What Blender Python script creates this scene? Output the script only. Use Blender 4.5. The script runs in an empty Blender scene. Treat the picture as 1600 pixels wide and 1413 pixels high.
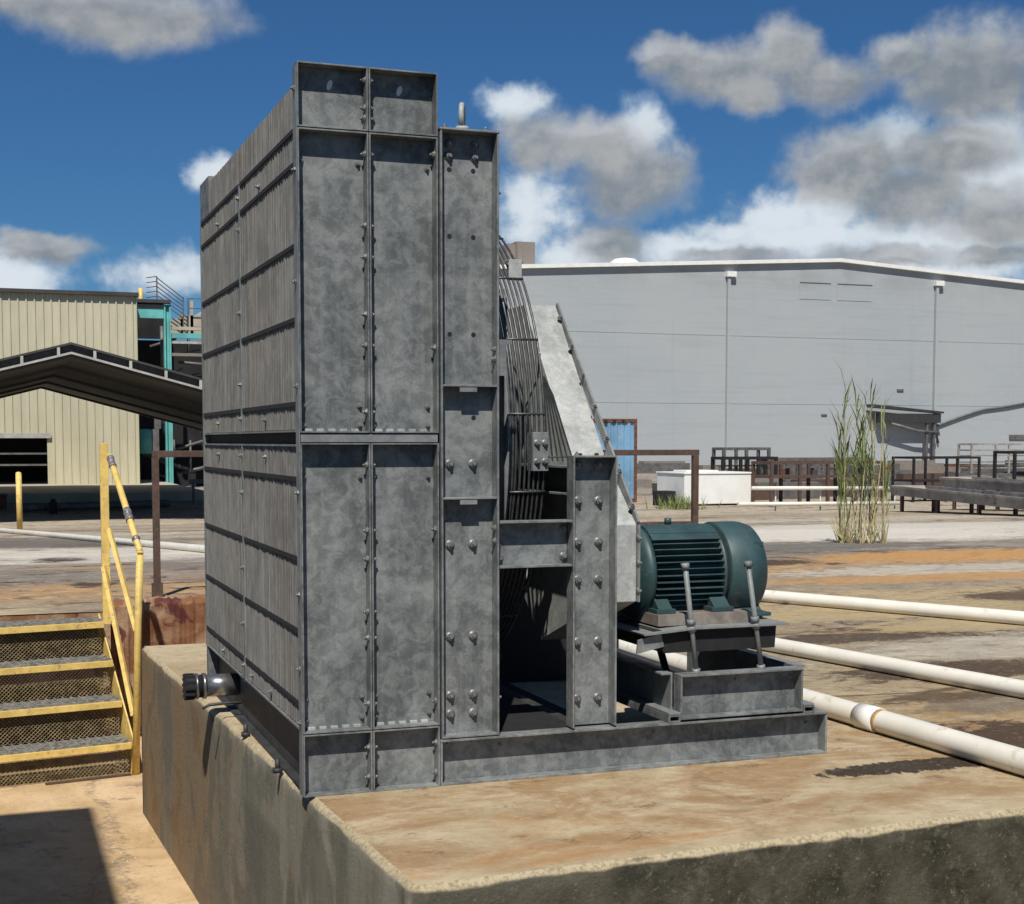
import bpy, bmesh, math, random
from mathutils import Vector, Matrix
random.seed(7)
R = math.radians
sc = bpy.context.scene
col = sc.collection

# ------------------------------------------------------------------ camera
cd = bpy.data.cameras.new("camera"); cam = bpy.data.objects.new("camera", cd); col.objects.link(cam)
cam.location = (-0.859, -4.155, 1.05); cam.rotation_euler = (R(86), 0, R(-20))
cd.sensor_width = 36; cd.lens = 2255/1600*36; cd.shift_y = 141.2/1600
cd.clip_start = 0.05; cd.clip_end = 3000
sc.camera = cam

# ------------------------------------------------------------------ sun, sky
SUN_EL, SUN_AZ = 54, 24        # sun stands behind and to the left of the camera
sd = Vector((-math.sin(R(SUN_AZ))*math.cos(R(SUN_EL)), -math.cos(R(SUN_AZ))*math.cos(R(SUN_EL)), math.sin(R(SUN_EL))))
ld = bpy.data.lights.new("sun", 'SUN'); ld.energy = 5.0; ld.angle = R(0.5); ld.color = (1, .95, .87)
lo = bpy.data.objects.new("sun", ld); col.objects.link(lo); lo.rotation_euler = sd.to_track_quat('Z', 'Y').to_euler()
sc.view_settings.view_transform = 'Standard'; sc.view_settings.look = 'None'
sc.view_settings.exposure = 0.0; sc.view_settings.gamma = 1

GREY = [(0.091,0.273,0.071,0.021),(0.039,0.275,0.039,0.011),(0.457,0.254,0.024,0.013),(0.492,0.242,0.039,0.019),(0.532,0.252,0.022,0.021),(0.559,0.233,0.037,0.015),(0.517,0.227,0.022,0.013),(0.652,0.232,0.043,0.031),(0.608,0.246,0.026,0.015),(0.371,0.201,0.029,0.019),(0.43,0.178,0.038,0.027),(0.404,0.199,0.026,0.018),(0.576,0.18,0.041,0.024),(0.641,0.187,0.041,0.019),(0.618,0.158,0.045,0.02),(0.67,0.145,0.04,0.02),(0.417,0.134,0.026,0.014),(0.50,0.124,0.039,0.006),(0.60,0.122,0.045,0.008),(0.67,0.120,0.03,0.008),(0.039,0.126,0.032,0.009)]
WHITE = [(0.55,0.135,0.09,0.014),(0.62,0.125,0.08,0.02),(0.66,0.17,0.05,0.03),(0.50,0.140,0.04,0.010),(0.362,0.156,0.026,0.03),(0.349,0.226,0.026,0.013),(0.436,0.203,0.022,0.022),(0.535,0.147,0.043,0.021),(0.564,0.152,0.026,0.024),(0.605,0.191,0.034,0.022),(0.661,0.188,0.03,0.03),(0.019,0.107,0.034,0.022),(0.118,0.11,0.037,0.016),(0.149,0.177,0.015,0.012),(0.471,0.13,0.056,0.013),(0.627,0.111,0.082,0.015),(0.682,0.159,0.026,0.039),(0.393,0.126,0.043,0.013)]

class NT:
    """small helper to write node trees"""
    def __init__(s, tree): s.t = tree; s.n = tree.nodes; s.l = tree.links
    def put(s, sock, v):
        if v is None: return
        if isinstance(v, bpy.types.NodeSocket): s.l.new(v, sock)
        elif isinstance(v, (tuple, list)) and sock.type == 'RGBA' and len(v) == 3: sock.default_value = (*v, 1)
        else: sock.default_value = v
    def math(s, op, a, b=None, c=None, clamp=False):
        n = s.n.new('ShaderNodeMath'); n.operation = op; n.use_clamp = clamp
        s.put(n.inputs[0], a); s.put(n.inputs[1], b); s.put(n.inputs[2], c); return n.outputs[0]
    def vmath(s, op, a, b=None):
        n = s.n.new('ShaderNodeVectorMath'); n.operation = op
        s.put(n.inputs[0], a); s.put(n.inputs[1], b)
        return n.outputs['Value'] if op in ('LENGTH', 'DOT_PRODUCT') else n.outputs[0]
    def mix(s, f, a, b, kind='MIX'):
        n = s.n.new('ShaderNodeMix'); n.data_type = 'RGBA'; n.blend_type = kind; n.clamp_factor = True
        s.put(n.inputs[0], f); s.put(n.inputs[6], a); s.put(n.inputs[7], b); return n.outputs[2]
    def noise(s, vec, scale, detail=4, rough=.55, dist=0):
        n = s.n.new('ShaderNodeTexNoise'); s.put(n.inputs['Vector'], vec)
        n.inputs['Scale'].default_value = scale; n.inputs['Detail'].default_value = detail
        n.inputs['Roughness'].default_value = rough; n.inputs['Distortion'].default_value = dist
        return n.outputs['Fac']
    def ramp(s, f, lo, hi, a=0, b=1, smooth=True):
        n = s.n.new('ShaderNodeMapRange'); n.interpolation_type = 'SMOOTHSTEP' if smooth else 'LINEAR'
        s.put(n.inputs[0], f); n.inputs[1].default_value = lo; n.inputs[2].default_value = hi
        n.inputs[3].default_value = a; n.inputs[4].default_value = b; return n.outputs[0]
    def scale(s, vec, v): return s.vmath('MULTIPLY', vec, v)
    def sep(s, vec):
        n = s.n.new('ShaderNodeSeparateXYZ'); s.put(n.inputs[0], vec); return n.outputs
    def comb(s, x, y, z=0.0):
        n = s.n.new('ShaderNodeCombineXYZ'); s.put(n.inputs[0], x); s.put(n.inputs[1], y); s.put(n.inputs[2], z); return n.outputs[0]
    def bump(s, h, strength=.3, dist=.01, normal=None):
        n = s.n.new('ShaderNodeBump'); n.inputs['Strength'].default_value = strength
        n.inputs['Distance'].default_value = dist; s.put(n.inputs['Height'], h); s.put(n.inputs['Normal'], normal)
        return n.outputs[0]

w = bpy.data.worlds.new("World"); sc.world = w; w.use_nodes = True
N = NT(w.node_tree); N.n.clear()
out = N.n.new('ShaderNodeOutputWorld'); bg = N.n.new('ShaderNodeBackground'); N.l.new(bg.outputs[0], out.inputs[0])
sky = N.n.new('ShaderNodeTexSky'); sky.sky_type = 'NISHITA'; sky.sun_disc = False
sky.sun_elevation = R(SUN_EL); sky.sun_rotation = R(180+SUN_AZ); sky.altitude = 0; sky.air_density = 1.0; sky.dust_density = .3; sky.ozone_density = 3.0
STR = 0.05; bg.inputs[1].default_value = STR
tc = N.n.new('ShaderNodeTexCoord').outputs['Generated']
x, y, z = N.sep(tc)
az = N.math('ARCTAN2', x, y); el = N.math('ARCSINE', z)
ae = N.comb(az, el)
wob = N.n.new('ShaderNodeTexNoise'); N.put(wob.inputs['Vector'], ae); wob.inputs['Scale'].default_value = 26; wob.inputs['Detail'].default_value = 5; wob.inputs['Roughness'].default_value = .6
off = N.vmath('SUBTRACT', wob.outputs['Color'], (.5, .5, .5))
aed = N.vmath('ADD', ae, N.scale(off, (.03, .022, 0)))
fine = N.noise(ae, 42, 6, .55)
big = N.noise(N.scale(ae, (1, 1.8, 1)), 9, 6, .6)
def layer(blobs, vec, lo, hi, grain):
    m = None
    for a, e, rx, ry in blobs:
        d = N.vmath('LENGTH', N.scale(N.vmath('SUBTRACT', vec, (a, e, 0)), (1/rx, 1/ry, 0)))
        v = N.math('SUBTRACT', 1.42, d)
        m = v if m is None else N.math('SMOOTH_MAX', m, v, .25)
    m = N.math('ADD', m, N.math('MULTIPLY', N.math('SUBTRACT', fine, .5), grain))
    return m, N.ramp(m, lo, hi)
# clouds elsewhere in the sky, away from those named above
elsewhere = N.math('MAXIMUM', N.ramp(N.math('ABSOLUTE', N.math('SUBTRACT', az, .35)), .5, .8), N.ramp(el, .35, .5))
rest = N.math('MULTIPLY', N.math('MULTIPLY', N.ramp(N.noise(N.vmath('MULTIPLY', tc, (2.2, 2.2, 4)), 1.6, 6, .6), .52, .66), elsewhere), .35)
wm, wa = layer(WHITE, aed, .05, .9, 1.5)
gm, ga = layer(GREY, aed, .02, .85, .9)
skyc = N.mix(1.0, sky.outputs[0], (.42, .82, 1.22), 'MULTIPLY')
k = 1/STR
def kk(c): return tuple(v*k for v in c)
wcol = N.mix(N.ramp(N.math('ADD', wm, N.math('MULTIPLY', N.math('SUBTRACT', big, .5), 1.6)), .1, 1.2), kk((.34, .46, .60)), kk((.74, .80, .85)))
g1 = N.mix(N.ramp(N.math('ADD', big, N.math('MULTIPLY', fine, .75)), .68, 1.08), kk((.22, .255, .29)), kk((.40, .415, .425)))
gm2, ga2 = layer(GREY, N.vmath('ADD', aed, (-.004, .010, 0)), .02, .85, .9)
lit = N.math('MULTIPLY', N.ramp(N.math('SUBTRACT', ga, ga2), .02, .6), N.ramp(big, .30, .65))
gcol = N.mix(N.ramp(gm, .1, .75), kk((.36, .40, .44)), g1)
gcol = N.mix(N.math('MULTIPLY', lit, .5), gcol, kk((.58, .62, .67)))
c1 = N.mix(N.math('MULTIPLY', wa, .93), skyc, wcol)
c2 = N.mix(N.math('MULTIPLY', ga, .96), c1, gcol)
c3 = N.mix(rest, c2, kk((.5, .53, .56)))
N.l.new(c3, bg.inputs[0])

# ------------------------------------------------------------------ materials
def new_mat(name):
    m = bpy.data.materials.new(name); m.use_nodes = True
    n = NT(m.node_tree); b = m.node_tree.nodes['Principled BSDF']
    pos = n.n.new('ShaderNodeNewGeometry').outputs['Position']
    return m, n, b, pos
def plain(name, c, rough=.6, metal=0, var=.25, scale=8, bump=.0, dirt=None):
    m, n, b, pos = new_mat(name)
    f = n.ramp(n.noise(pos, scale, 6, .6, .3), .3, .7)
    lo = tuple(v*(1-var) for v in c); hi = tuple(min(1, v*(1+var)) for v in c)
    cc = n.mix(f, lo, hi)
    if dirt:
        cc = n.mix(n.ramp(n.noise(pos, scale*2.3, 8, .7), .56, .66), cc, dirt)
    n.put(b.inputs['Base Color'], cc)
    b.inputs['Roughness'].default_value = rough; b.inputs['Metallic'].default_value = metal
    if bump: n.put(b.inputs['Normal'], n.bump(n.noise(pos, scale*6, 6, .7), bump, .01))
    return m
def galv(name, a, c, metal=.35, rough=.5, scale=13, streak=.35, brown=0):
    m, n, b, pos = new_mat(name)
    p1 = n.noise(pos, scale, 9, .70, .5)
    p2 = n.noise(pos, scale*.22, 7, .62, .6)
    v = n.n.new('ShaderNodeTexVoronoi'); n.put(v.inputs['Vector'], pos); v.inputs['Scale'].default_value = scale*9
    f = n.math('ADD', n.math('MULTIPLY', n.ramp(p1, .41, .60), .5), n.math('MULTIPLY', n.ramp(p2, .38, .62), .5))
    cc = n.mix(f, a, c)
    cc = n.mix(n.math('MULTIPLY', n.sep(v.outputs['Color'])[0], .16), cc, (.03, .035, .04))
    st = n.ramp(n.noise(n.scale(pos, (30, 30, 1.2)), 1.5, 5, .6), .45, .75)
    cc = n.mix(n.math('MULTIPLY', st, streak), cc, tuple(q*1.35 for q in c))
    run = n.math('MULTIPLY', n.ramp(n.noise(n.scale(pos, (60, 60, 2.0)), 1.0, 6, .7), .60, .70), n.ramp(n.noise(pos, 3.1, 5, .6), .50, .62))
    cc = n.mix(n.math('MULTIPLY', run, .28), cc, (.20, .17, .13))
    spk = n.noise(pos, 160, 3, .8)
    cc = n.mix(n.ramp(spk, .62, .70, 0, .35), cc, (.36, .37, .36))
    cc = n.mix(n.ramp(spk, .36, .30, 0, .4), cc, (.05, .055, .055))
    if brown:
        bf = n.ramp(n.noise(n.scale(pos, (4, 4, 1.0)), 1.1, 5, .6), .45, .72)
        cc = n.mix(n.math('MULTIPLY', bf, brown), cc, (.17, .115, .075))
    n.put(b.inputs['Base Color'], cc)
    b.inputs['Metallic'].default_value = metal; b.inputs['Specular IOR Level'].default_value = .3
    n.put(b.inputs['Roughness'], n.ramp(p1, .3, .7, rough+.12, rough-.06))
    n.put(b.inputs['Normal'], n.bump(p1, .06, .01))
    return m
M = {}
M['galv'] = galv('galvanised_steel', (.098, .106, .107), (.262, .276, .270), metal=.05, rough=.55, scale=21, streak=.15)
M['galv_light'] = galv('pale_galvanised_steel', (.28, .295, .28), (.50, .51, .49), metal=.05, scale=20, streak=.1)
M['galv_edge'] = galv('galvanised_edges', (.15, .16, .16), (.27, .285, .28), metal=.1, streak=.1)
M['fin'] = galv('fin_steel', (.135, .133, .127), (.235, .228, .212), metal=0, rough=.65, scale=10, streak=.6, brown=.2)
M['bolt'] = plain('bolt_zinc', (.20, .205, .20), .5, .4, .3, 60)
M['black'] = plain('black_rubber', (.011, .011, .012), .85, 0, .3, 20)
M['dark_steel'] = plain('dark_steel', (.04, .04, .041), .6, .1, .4, 12)
M['wire'] = plain('wire_galvanised', (.10, .105, .105), .45, .6, .3, 40)
M['teal'] = plain('motor_teal_paint', (.030, .064, .068), .5, 0, .25, 9, .05, dirt=(.065, .085, .08))
M['tan_steel'] = plain('weathered_beige_steel', (.23, .20, .17), .6, .1, .25, 20)
M['pvc'] = plain('white_pvc', (.74, .71, .62), .35, 0, .06, 5, dirt=(.60, .56, .46))
M['white'] = plain('white_paint', (.78, .78, .74), .5, 0, .06, 2)
M['glue'] = plain('brown_pipe_cement', (.45, .27, .1), .5, 0, .2, 30)
M['rust'] = plain('rust', (.13, .05, .025), .85, 0, .5, 12, .3, dirt=(.28, .12, .05))
M['brown'] = plain('brown_rusty_paint', (.085, .052, .038), .7, 0, .3, 14, dirt=(.15, .07, .035))
M['yellow'] = plain('worn_yellow_paint', (.70, .50, .15), .55, 0, .16, 14, .08, dirt=(.42, .29, .13))
M['tread'] = plain('grey_grating', (.23, .22, .195), .7, .2, .45, 30, .3)
M['mesh'] = plain('expanded_metal', (.30, .235, .12), .6, 0, .5, 22, dirt=(.12, .06, .03))
M['teal_paint'] = plain('turquoise_paint', (.12, .42, .40), .6, 0, .2, 1.2, dirt=(.2, .3, .27))
M['roof_dark'] = plain('dark_canopy_sheet', (.045, .042, .04), .7, 0, .25, .8)
M['trim_light'] = plain('canopy_trim', (.38, .37, .34), .6, 0, .2, 3)
M['interior'] = plain('dark_interior', (.012, .012, .013), .9, 0, .5, 1)
M['dock'] = plain('dock_concrete', (.42, .37, .29), .9, 0, .15, 1.2)
M['blue'] = plain('faded_blue_paint', (.17, .32, .47), .6, 0, .2, 1.2, dirt=(.3, .38, .42))
M['steel_grey'] = plain('grey_rack_steel', (.13, .125, .12), .6, .2, .3, 3, dirt=(.09, .06, .045))
M['trough'] = plain('trough_steel', (.29, .27, .24), .7, 0, .35, 1.5, dirt=(.12, .075, .045))
M['orange'] = plain('orange_lining', (.55, .23, .04), .6, 0, .3, 2)
M['leaf'] = plain('reed_green', (.15, .19, .055), .6, 0, .4, 7)
M['straw'] = plain('reed_straw', (.42, .35, .18), .7, 0, .35, 9)
M['zinc'] = plain('bright_zinc', (.34, .34, .35), .3, .85, .25, 30)
M['bounce_dark'] = plain('bounce_dark', (.045, .044, .042), .9, 0, .3, 6, .3)
M['tape'] = plain('grey_tape', (.20, .18, .19), .4, .2, .5, 60)

def siding():
    m, n, b, pos = new_mat('beige_siding')
    c = n.mix(n.ramp(n.noise(n.scale(pos, (1.2, 1.2, .25)), 2, 5, .6), .3, .75), (.47, .44, .31), (.56, .52, .37))
    n.put(b.inputs['Base Color'], c); b.inputs['Roughness'].default_value = .55; return m
M['siding'] = siding()
def warehouse_paint():
    m, n, b, pos = new_mat('grey_block_wall')
    x, y, z = n.sep(pos)
    br = n.n.new('ShaderNodeTexBrick'); n.put(br.inputs['Vector'], n.comb(x, z))
    br.inputs['Scale'].default_value = 1; br.inputs['Brick Width'].default_value = .8; br.inputs['Row Height'].default_value = .4
    br.inputs['Mortar Size'].default_value = .016
    br.inputs['Color1'].default_value = (.365, .395, .41, 1); br.inputs['Color2'].default_value = (.352, .382, .398, 1); br.inputs['Mortar'].default_value = (.335, .362, .378, 1)
    big_ = n.noise(n.scale(pos, (1, 1, 1)), .09, 5, .6)
    hs = n.ramp(n.noise(n.scale(pos, (.12, 1, 2.2)), 1.3, 5, .6), .5, .72)
    c = n.mix(n.ramp(big_, .35, .65), br.outputs['Color'], (.38, .405, .41))
    c = n.mix(n.math('MULTIPLY', hs, .35), c, (.29, .31, .32))
    vs = n.ramp(n.noise(n.scale(pos, (1.5, 1, .07)), 1.0, 5, .6), .56, .76)
    c = n.mix(n.math('MULTIPLY', vs, .22), c, (.275, .29, .30))
    top = n.math('MULTIPLY', n.ramp(z, 11.5, 14.6), n.ramp(n.noise(n.scale(pos, (.5, 1, .6)), .8, 5, .6), .35, .7))
    c = n.mix(n.math('MULTIPLY', top, .45), c, (.24, .245, .24))
    n.put(b.inputs['Base Color'], c); b.inputs['Roughness'].default_value = .8; return m
M['warehouse'] = warehouse_paint()

def ground_mat(name, lower=False):
    m, n, b, pos = new_mat(name)
    x, y, z = n.sep(pos)
    fine_ = n.noise(pos, 60, 8, .75)
    med = n.noise(pos, 2.2, 8, .65, .5)
    bigN = n.noise(n.scale(pos, (.55, 1, 1)), .55, 7, .62, .8)
    # base: tan near the pad, paler towards the far yard
    base = n.mix(n.ramp(med, .3, .7), (.35, .275, .165), (.51, .425, .285))
    if lower:
        base = n.mix(n.ramp(med, .3, .7), (.47, .32, .16), (.66, .48, .285))
        base = n.mix(n.ramp(n.noise(pos, 5, 8, .7), .55, .7), base, (.33, .24, .17))
    else:
        yd = n.math('ADD', y, n.math('MULTIPLY', n.math('SUBTRACT', n.noise(n.scale(pos, (.35, .7, 1)), .9, 7, .62, .6), .5), n.ramp(y, 0, 12, 2.2, 7)))
        zr = n.n.new('ShaderNodeValToRGB'); n.put(zr.inputs[0], n.math('DIVIDE', yd, 60))
        stops = [(-1, (.45, .345, .18)), (.6, (.43, .33, .175)), (1.6, (.30, .25, .165)), (3.2, (.25, .205, .14)), (4.3, (.47, .35, .18)), (5.4, (.27, .225, .16)), (6.4, (.48, .28, .11)),
                 (7.4, (.17, .155, .135)), (8.4, (.30, .27, .23)), (9.3, (.66, .62, .54)), (13, (.62, .57, .47)), (16, (.27, .22, .16)), (19, (.60, .53, .42)), (24, (.36, .29, .20)), (28, (.58, .50, .38)), (36, (.46, .38, .28)), (46, (.36, .32, .27))]
        e_ = zr.color_ramp.elements
        while len(e_) > 1: e_.remove(e_[-1])
        e_[0].position = 0; e_[0].color = (*stops[0][1], 1)
        for p_, c_ in stops[1:]: q_ = e_.new(p_/60); q_.color = (*c_, 1)
        zone = n.mix(n.math('MULTIPLY', n.ramp(med, .25, .75), .45), zr.outputs[0], (.20, .16, .115))
        m8 = n.noise(n.scale(pos, (.8, 1.2, 1)), 7, 9, .75, .5)
        zone = n.mix(n.math('MULTIPLY', n.ramp(m8, .50, .60), .65), zone, (.15, .115, .085))
        zone = n.mix(n.math('MULTIPLY', n.ramp(m8, .46, .36), .45), zone, (.52, .46, .36))
        zone = n.mix(n.math('MULTIPLY', n.ramp(fine_, .5, .66), .45), zone, (.60, .54, .44))
        right = n.math('MAXIMUM', n.ramp(n.math('ADD', x, n.math('MULTIPLY', y, .55)), 1.9, 2.6), n.ramp(y, 5, 6))
        base = n.mix(right, base, zone)
        # rust orange streaks
        rn = n.noise(n.scale(pos, (.45, 1.0, 1)), 1.1, 8, .66, 1.0)
        base = n.mix(n.math('MULTIPLY', n.ramp(rn, .56, .67), n.ramp(y, 4, 30, .7, .35)), base, (.42, .22, .09))
        # dark organic stains
        dn = n.noise(n.scale(pos, (.6, 1.15, 1)), 1.5, 9, .72, 1.1)
        dz = n.ramp(n.math('ADD', x, n.math('MULTIPLY', y, .8)), 2.0, 3.0)
        base = n.mix(n.math('MULTIPLY', n.math('MULTIPLY', n.ramp(dn, .55, .60), dz), .92), base, (.06, .045, .036))
        fb = n.noise(n.scale(pos, (.22, .5, 1)), .7, 9, .70, .9)
        base = n.mix(n.math('MULTIPLY', n.math('MULTIPLY', n.ramp(fb, .54, .62), n.ramp(y, 7, 13)), .7), base, (.12, .10, .085))
        # rust brown wash on the pad top
        edge = n.ramp(n.math('ADD', n.math('SUBTRACT', y, n.math('MULTIPLY', x, .06)), n.math('MULTIPLY', n.noise(pos, 5, 6, .6), .25)), -.86, -.60)
        pn = n.math('MULTIPLY', n.math('MULTIPLY', n.ramp(n.noise(n.scale(pos, (.9, 1.3, 1)), 2.3, 10, .74, .35), .42, .60), n.ramp(y, 1.5, .2)), edge)
        base = n.mix(n.math('MULTIPLY', pn, .8), base, (.28, .165, .075))
        pd = n.math('MULTIPLY', n.ramp(n.noise(n.scale(pos, (.8, 1.6, 1)), 5.5, 10, .8, .5), .56, .64), n.ramp(y, 1.5, .2))
        base = n.mix(n.math('MULTIPLY', n.math('MULTIPLY', pd, edge), .65), base, (.12, .065, .035))
        # wet stain on the pad beside the beam end
        d = n.vmath('LENGTH', n.scale(n.vmath('SUBTRACT', pos, (1.98, -.26, 0)), (1/.45, 1/.085, 0)))
        e = n.math('ADD', d, n.math('MULTIPLY', n.math('SUBTRACT', n.noise(n.scale(pos, (1, .35, 1)), 30, 6, .7), .5), 1.3))
        base = n.mix(n.ramp(e, .85, 1.0, .95, 0), base, (.028, .02, .017))
    if not lower:
        grit = n.noise(n.scale(pos, (1, 1.5, 1)), 14, 10, .85, .3)
        ragged = n.math('MULTIPLY', n.math('SUBTRACT', n.noise(n.scale(pos, (1, 1.6, 1)), 5, 10, .8, .3), .5), 3.2)
        for cx, cy, rx, ry, c_, k_ in ((3.34, 1.34, .62, .26, 0, .9), (2.60, .02, .34, .25, 0, .95), (3.45, 2.45, .75, .17, 0, .85), (6.92, 6.93, .28, .3, 1, .95), (5.4, 6.84, .6, .3, 1, .9), (5.72, 3.85, .4, .3, 0, .85), (2.84, .76, .3, .10, 0, .8), (7.6, 7.0, 1.5, .55, 2, .95), (6.2, 5.2, 1.5, .3, 2, .75),
                                   (7.2, 9.0, 1.5, 1.0, 3, .8), (5.0, 7.9, 2.0, .5, 3, .6), (.7, 14.5, .9, .9, 1, .7), (-.12, 6.84, .16, .13, 1, .95), (-.19, 16.2, 1.2, 2.4, 3, .8), (-.2, 10.5, .25, .6, 1, .95), (.2, 8.6, .8, .25, 2, .5), (1.1, 8.9, .8, 1.2, 3, .5),
                                   (9.5, 12.0, 2.6, 2.3, 4, .85), (3.0, 3.5, .9, .5, 5, .6), (6.6, 5.8, 1.6, .35, 4, .45), (4.2, 1.9, 1.0, .35, 4, .3), (12, 14.5, 4, 2.0, 4, .7), (3.1, .55, .5, .16, 3, .6), (4.4, 3.4, 1.2, .35, 5, .8), (4.6, 2.7, .9, .25, 5, .8), (.6, 12.0, 2.0, 1.4, 4, .6)):
            d = n.vmath('LENGTH', n.scale(n.vmath('SUBTRACT', pos, (cx, cy, 0)), (1/rx, 1/ry, 0)))
            f_ = n.ramp(n.math('ADD', d, ragged), .85, 1.15, k_, 0)
            base = n.mix(f_, base, ((.060, .037, .025), (.050, .034, .026), (.47, .26, .10), (.115, .105, .095), (.62, .585, .51), (.40, .31, .165))[c_])
        base = n.mix(n.math('MULTIPLY', n.ramp(grit, .53, .60), n.ramp(y, .2, 1.2, .25, .5)), base, (.13, .10, .072))
        base = n.mix(n.ramp(grit, .45, .39, 0, .3), base, (.60, .53, .42))
    else:
        grit = n.noise(pos, 18, 10, .85, .3)
        base = n.mix(n.math('MULTIPLY', n.ramp(grit, .54, .60), .35), base, (.20, .13, .08))
        band = n.ramp(n.math('ABSOLUTE', n.math('ADD', n.math('ADD', x, .33), n.math('MULTIPLY', n.math('SUBTRACT', med, .5), .3))), .05, .02)
        base = n.mix(n.math('MULTIPLY', band, n.ramp(grit, .45, .55, .0, .65)), base, (.17, .14, .11))
    cr = n.n.new('ShaderNodeTexVoronoi'); cr.feature = 'DISTANCE_TO_EDGE'
    n.put(cr.inputs['Vector'], n.vmath('ADD', pos, n.scale(n.comb(med, bigN), (.8, .8, 0)))); cr.inputs['Scale'].default_value = .45
    crack = n.ramp(cr.outputs['Distance'], .0, .008, 1, 0)
    base = n.mix(n.math('MULTIPLY', crack, .22), base, (.09, .07, .05))
    base = n.mix(n.math('MULTIPLY', n.ramp(fine_, .52, .68), .35), base, (.20, .15, .10))
    base = n.mix(n.math('MULTIPLY', n.ramp(n.noise(pos, 170, 4, .7), .6, .72), .4), base, (.62, .55, .44))
    n.put(b.inputs['Base Color'], base)
    b.inputs['Roughness'].default_value = .92; b.inputs['Specular IOR Level'].default_value = .15
    h = n.math('ADD', n.math('MULTIPLY', fine_, .5), n.math('ADD', med, n.math('MULTIPLY', n.noise(pos, 200, 3, .7), .25)))
    n.put(b.inputs['Normal'], n.bump(h, .35, .012))
    return m
M['ground'] = ground_mat('yard_concrete')
M['ground_low'] = ground_mat('lower_concrete', True)

def wall_mat():
    m, n, b, pos = new_mat('pad_side_concrete')
    nrm = n.n.new('ShaderNodeNewGeometry').outputs['Normal']
    nx, ny, nz = n.sep(nrm)
    x, y, z = n.sep(pos)
    st = n.noise(n.scale(pos, (3, 3, .35)), 1.4, 8, .65, .6)
    blot = n.noise(pos, 3.5, 7, .6, 1.2)
    side = n.mix(n.ramp(st, .3, .7), (.20, .18, .13), (.34, .31, .24))
    bz = n.math('MULTIPLY', n.ramp(n.math('ADD', y, n.math('MULTIPLY', n.math('SUBTRACT', blot, .5), 1.5)), .75, 1.9), n.ramp(st, .32, .55))
    side = n.mix(n.math('MULTIPLY', bz, .8), side, (.25, .155, .07))
    dkp = n.math('MULTIPLY', n.ramp(n.math('ABSOLUTE', n.math('SUBTRACT', n.math('ADD', y, n.math('MULTIPLY', blot, .35)), .80)), .32, .26), n.ramp(z, -.18, -.24))
    side = n.mix(n.math('MULTIPLY', dkp, .5), side, (.10, .095, .07))
    side = n.mix(n.math('MULTIPLY', n.ramp(n.math('SUBTRACT', blot, n.math('MULTIPLY', z, .05)), .55, .66), .4), side, (.19, .10, .04))
    side = n.mix(n.math('MULTIPLY', n.ramp(n.noise(n.scale(pos, (1, 1.6, 1)), 1.6, 4, .5, .8), .52, .56), .5), side, (.13, .13, .105))
    fine_ = n.noise(pos, 75, 8, .75)
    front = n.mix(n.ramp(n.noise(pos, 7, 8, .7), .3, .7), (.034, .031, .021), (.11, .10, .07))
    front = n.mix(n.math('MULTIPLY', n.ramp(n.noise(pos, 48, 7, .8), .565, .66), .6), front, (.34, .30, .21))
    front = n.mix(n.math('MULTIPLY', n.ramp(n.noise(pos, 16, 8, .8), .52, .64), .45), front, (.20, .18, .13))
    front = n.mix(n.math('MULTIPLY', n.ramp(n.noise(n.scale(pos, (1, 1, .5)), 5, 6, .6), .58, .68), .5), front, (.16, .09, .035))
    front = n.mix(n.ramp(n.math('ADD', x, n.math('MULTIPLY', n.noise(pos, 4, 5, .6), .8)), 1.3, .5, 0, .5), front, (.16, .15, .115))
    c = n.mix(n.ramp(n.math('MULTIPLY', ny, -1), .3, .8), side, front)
    top = n.mix(n.ramp(fine_, .35, .6), (.30, .24, .14), (.56, .47, .31))
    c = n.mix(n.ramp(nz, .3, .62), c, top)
    c = n.mix(n.math('MULTIPLY', n.ramp(fine_, .55, .7), .3), c, (.10, .085, .06))
    n.put(b.inputs['Base Color'], c); b.inputs['Roughness'].default_value = .92; b.inputs['Specular IOR Level'].default_value = .15
    h = n.math('ADD', n.noise(pos, 60, 8, .8), n.math('MULTIPLY', n.noise(pos, 9, 6, .6), 1.5))
    n.put(b.inputs['Normal'], n.bump(h, .55, .02))
    return m
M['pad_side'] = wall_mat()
def rustwall():
    m, n, b, pos = new_mat('rust_stained_concrete')
    c = n.mix(n.ramp(n.noise(pos, 3.2, 7, .65, .8), .38, .64), (.20, .085, .035), (.40, .27, .17))
    c = n.mix(n.ramp(n.noise(pos, 5, 6, .6, 1), .56, .64), c, (.10, .025, .02))
    n.put(b.inputs['Base Color'], c); b.inputs['Roughness'].default_value = .9
    n.put(b.inputs['Normal'], n.bump(n.noise(pos, 25, 8, .75), .5, .02)); return m
M['rustwall'] = rustwall()

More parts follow.
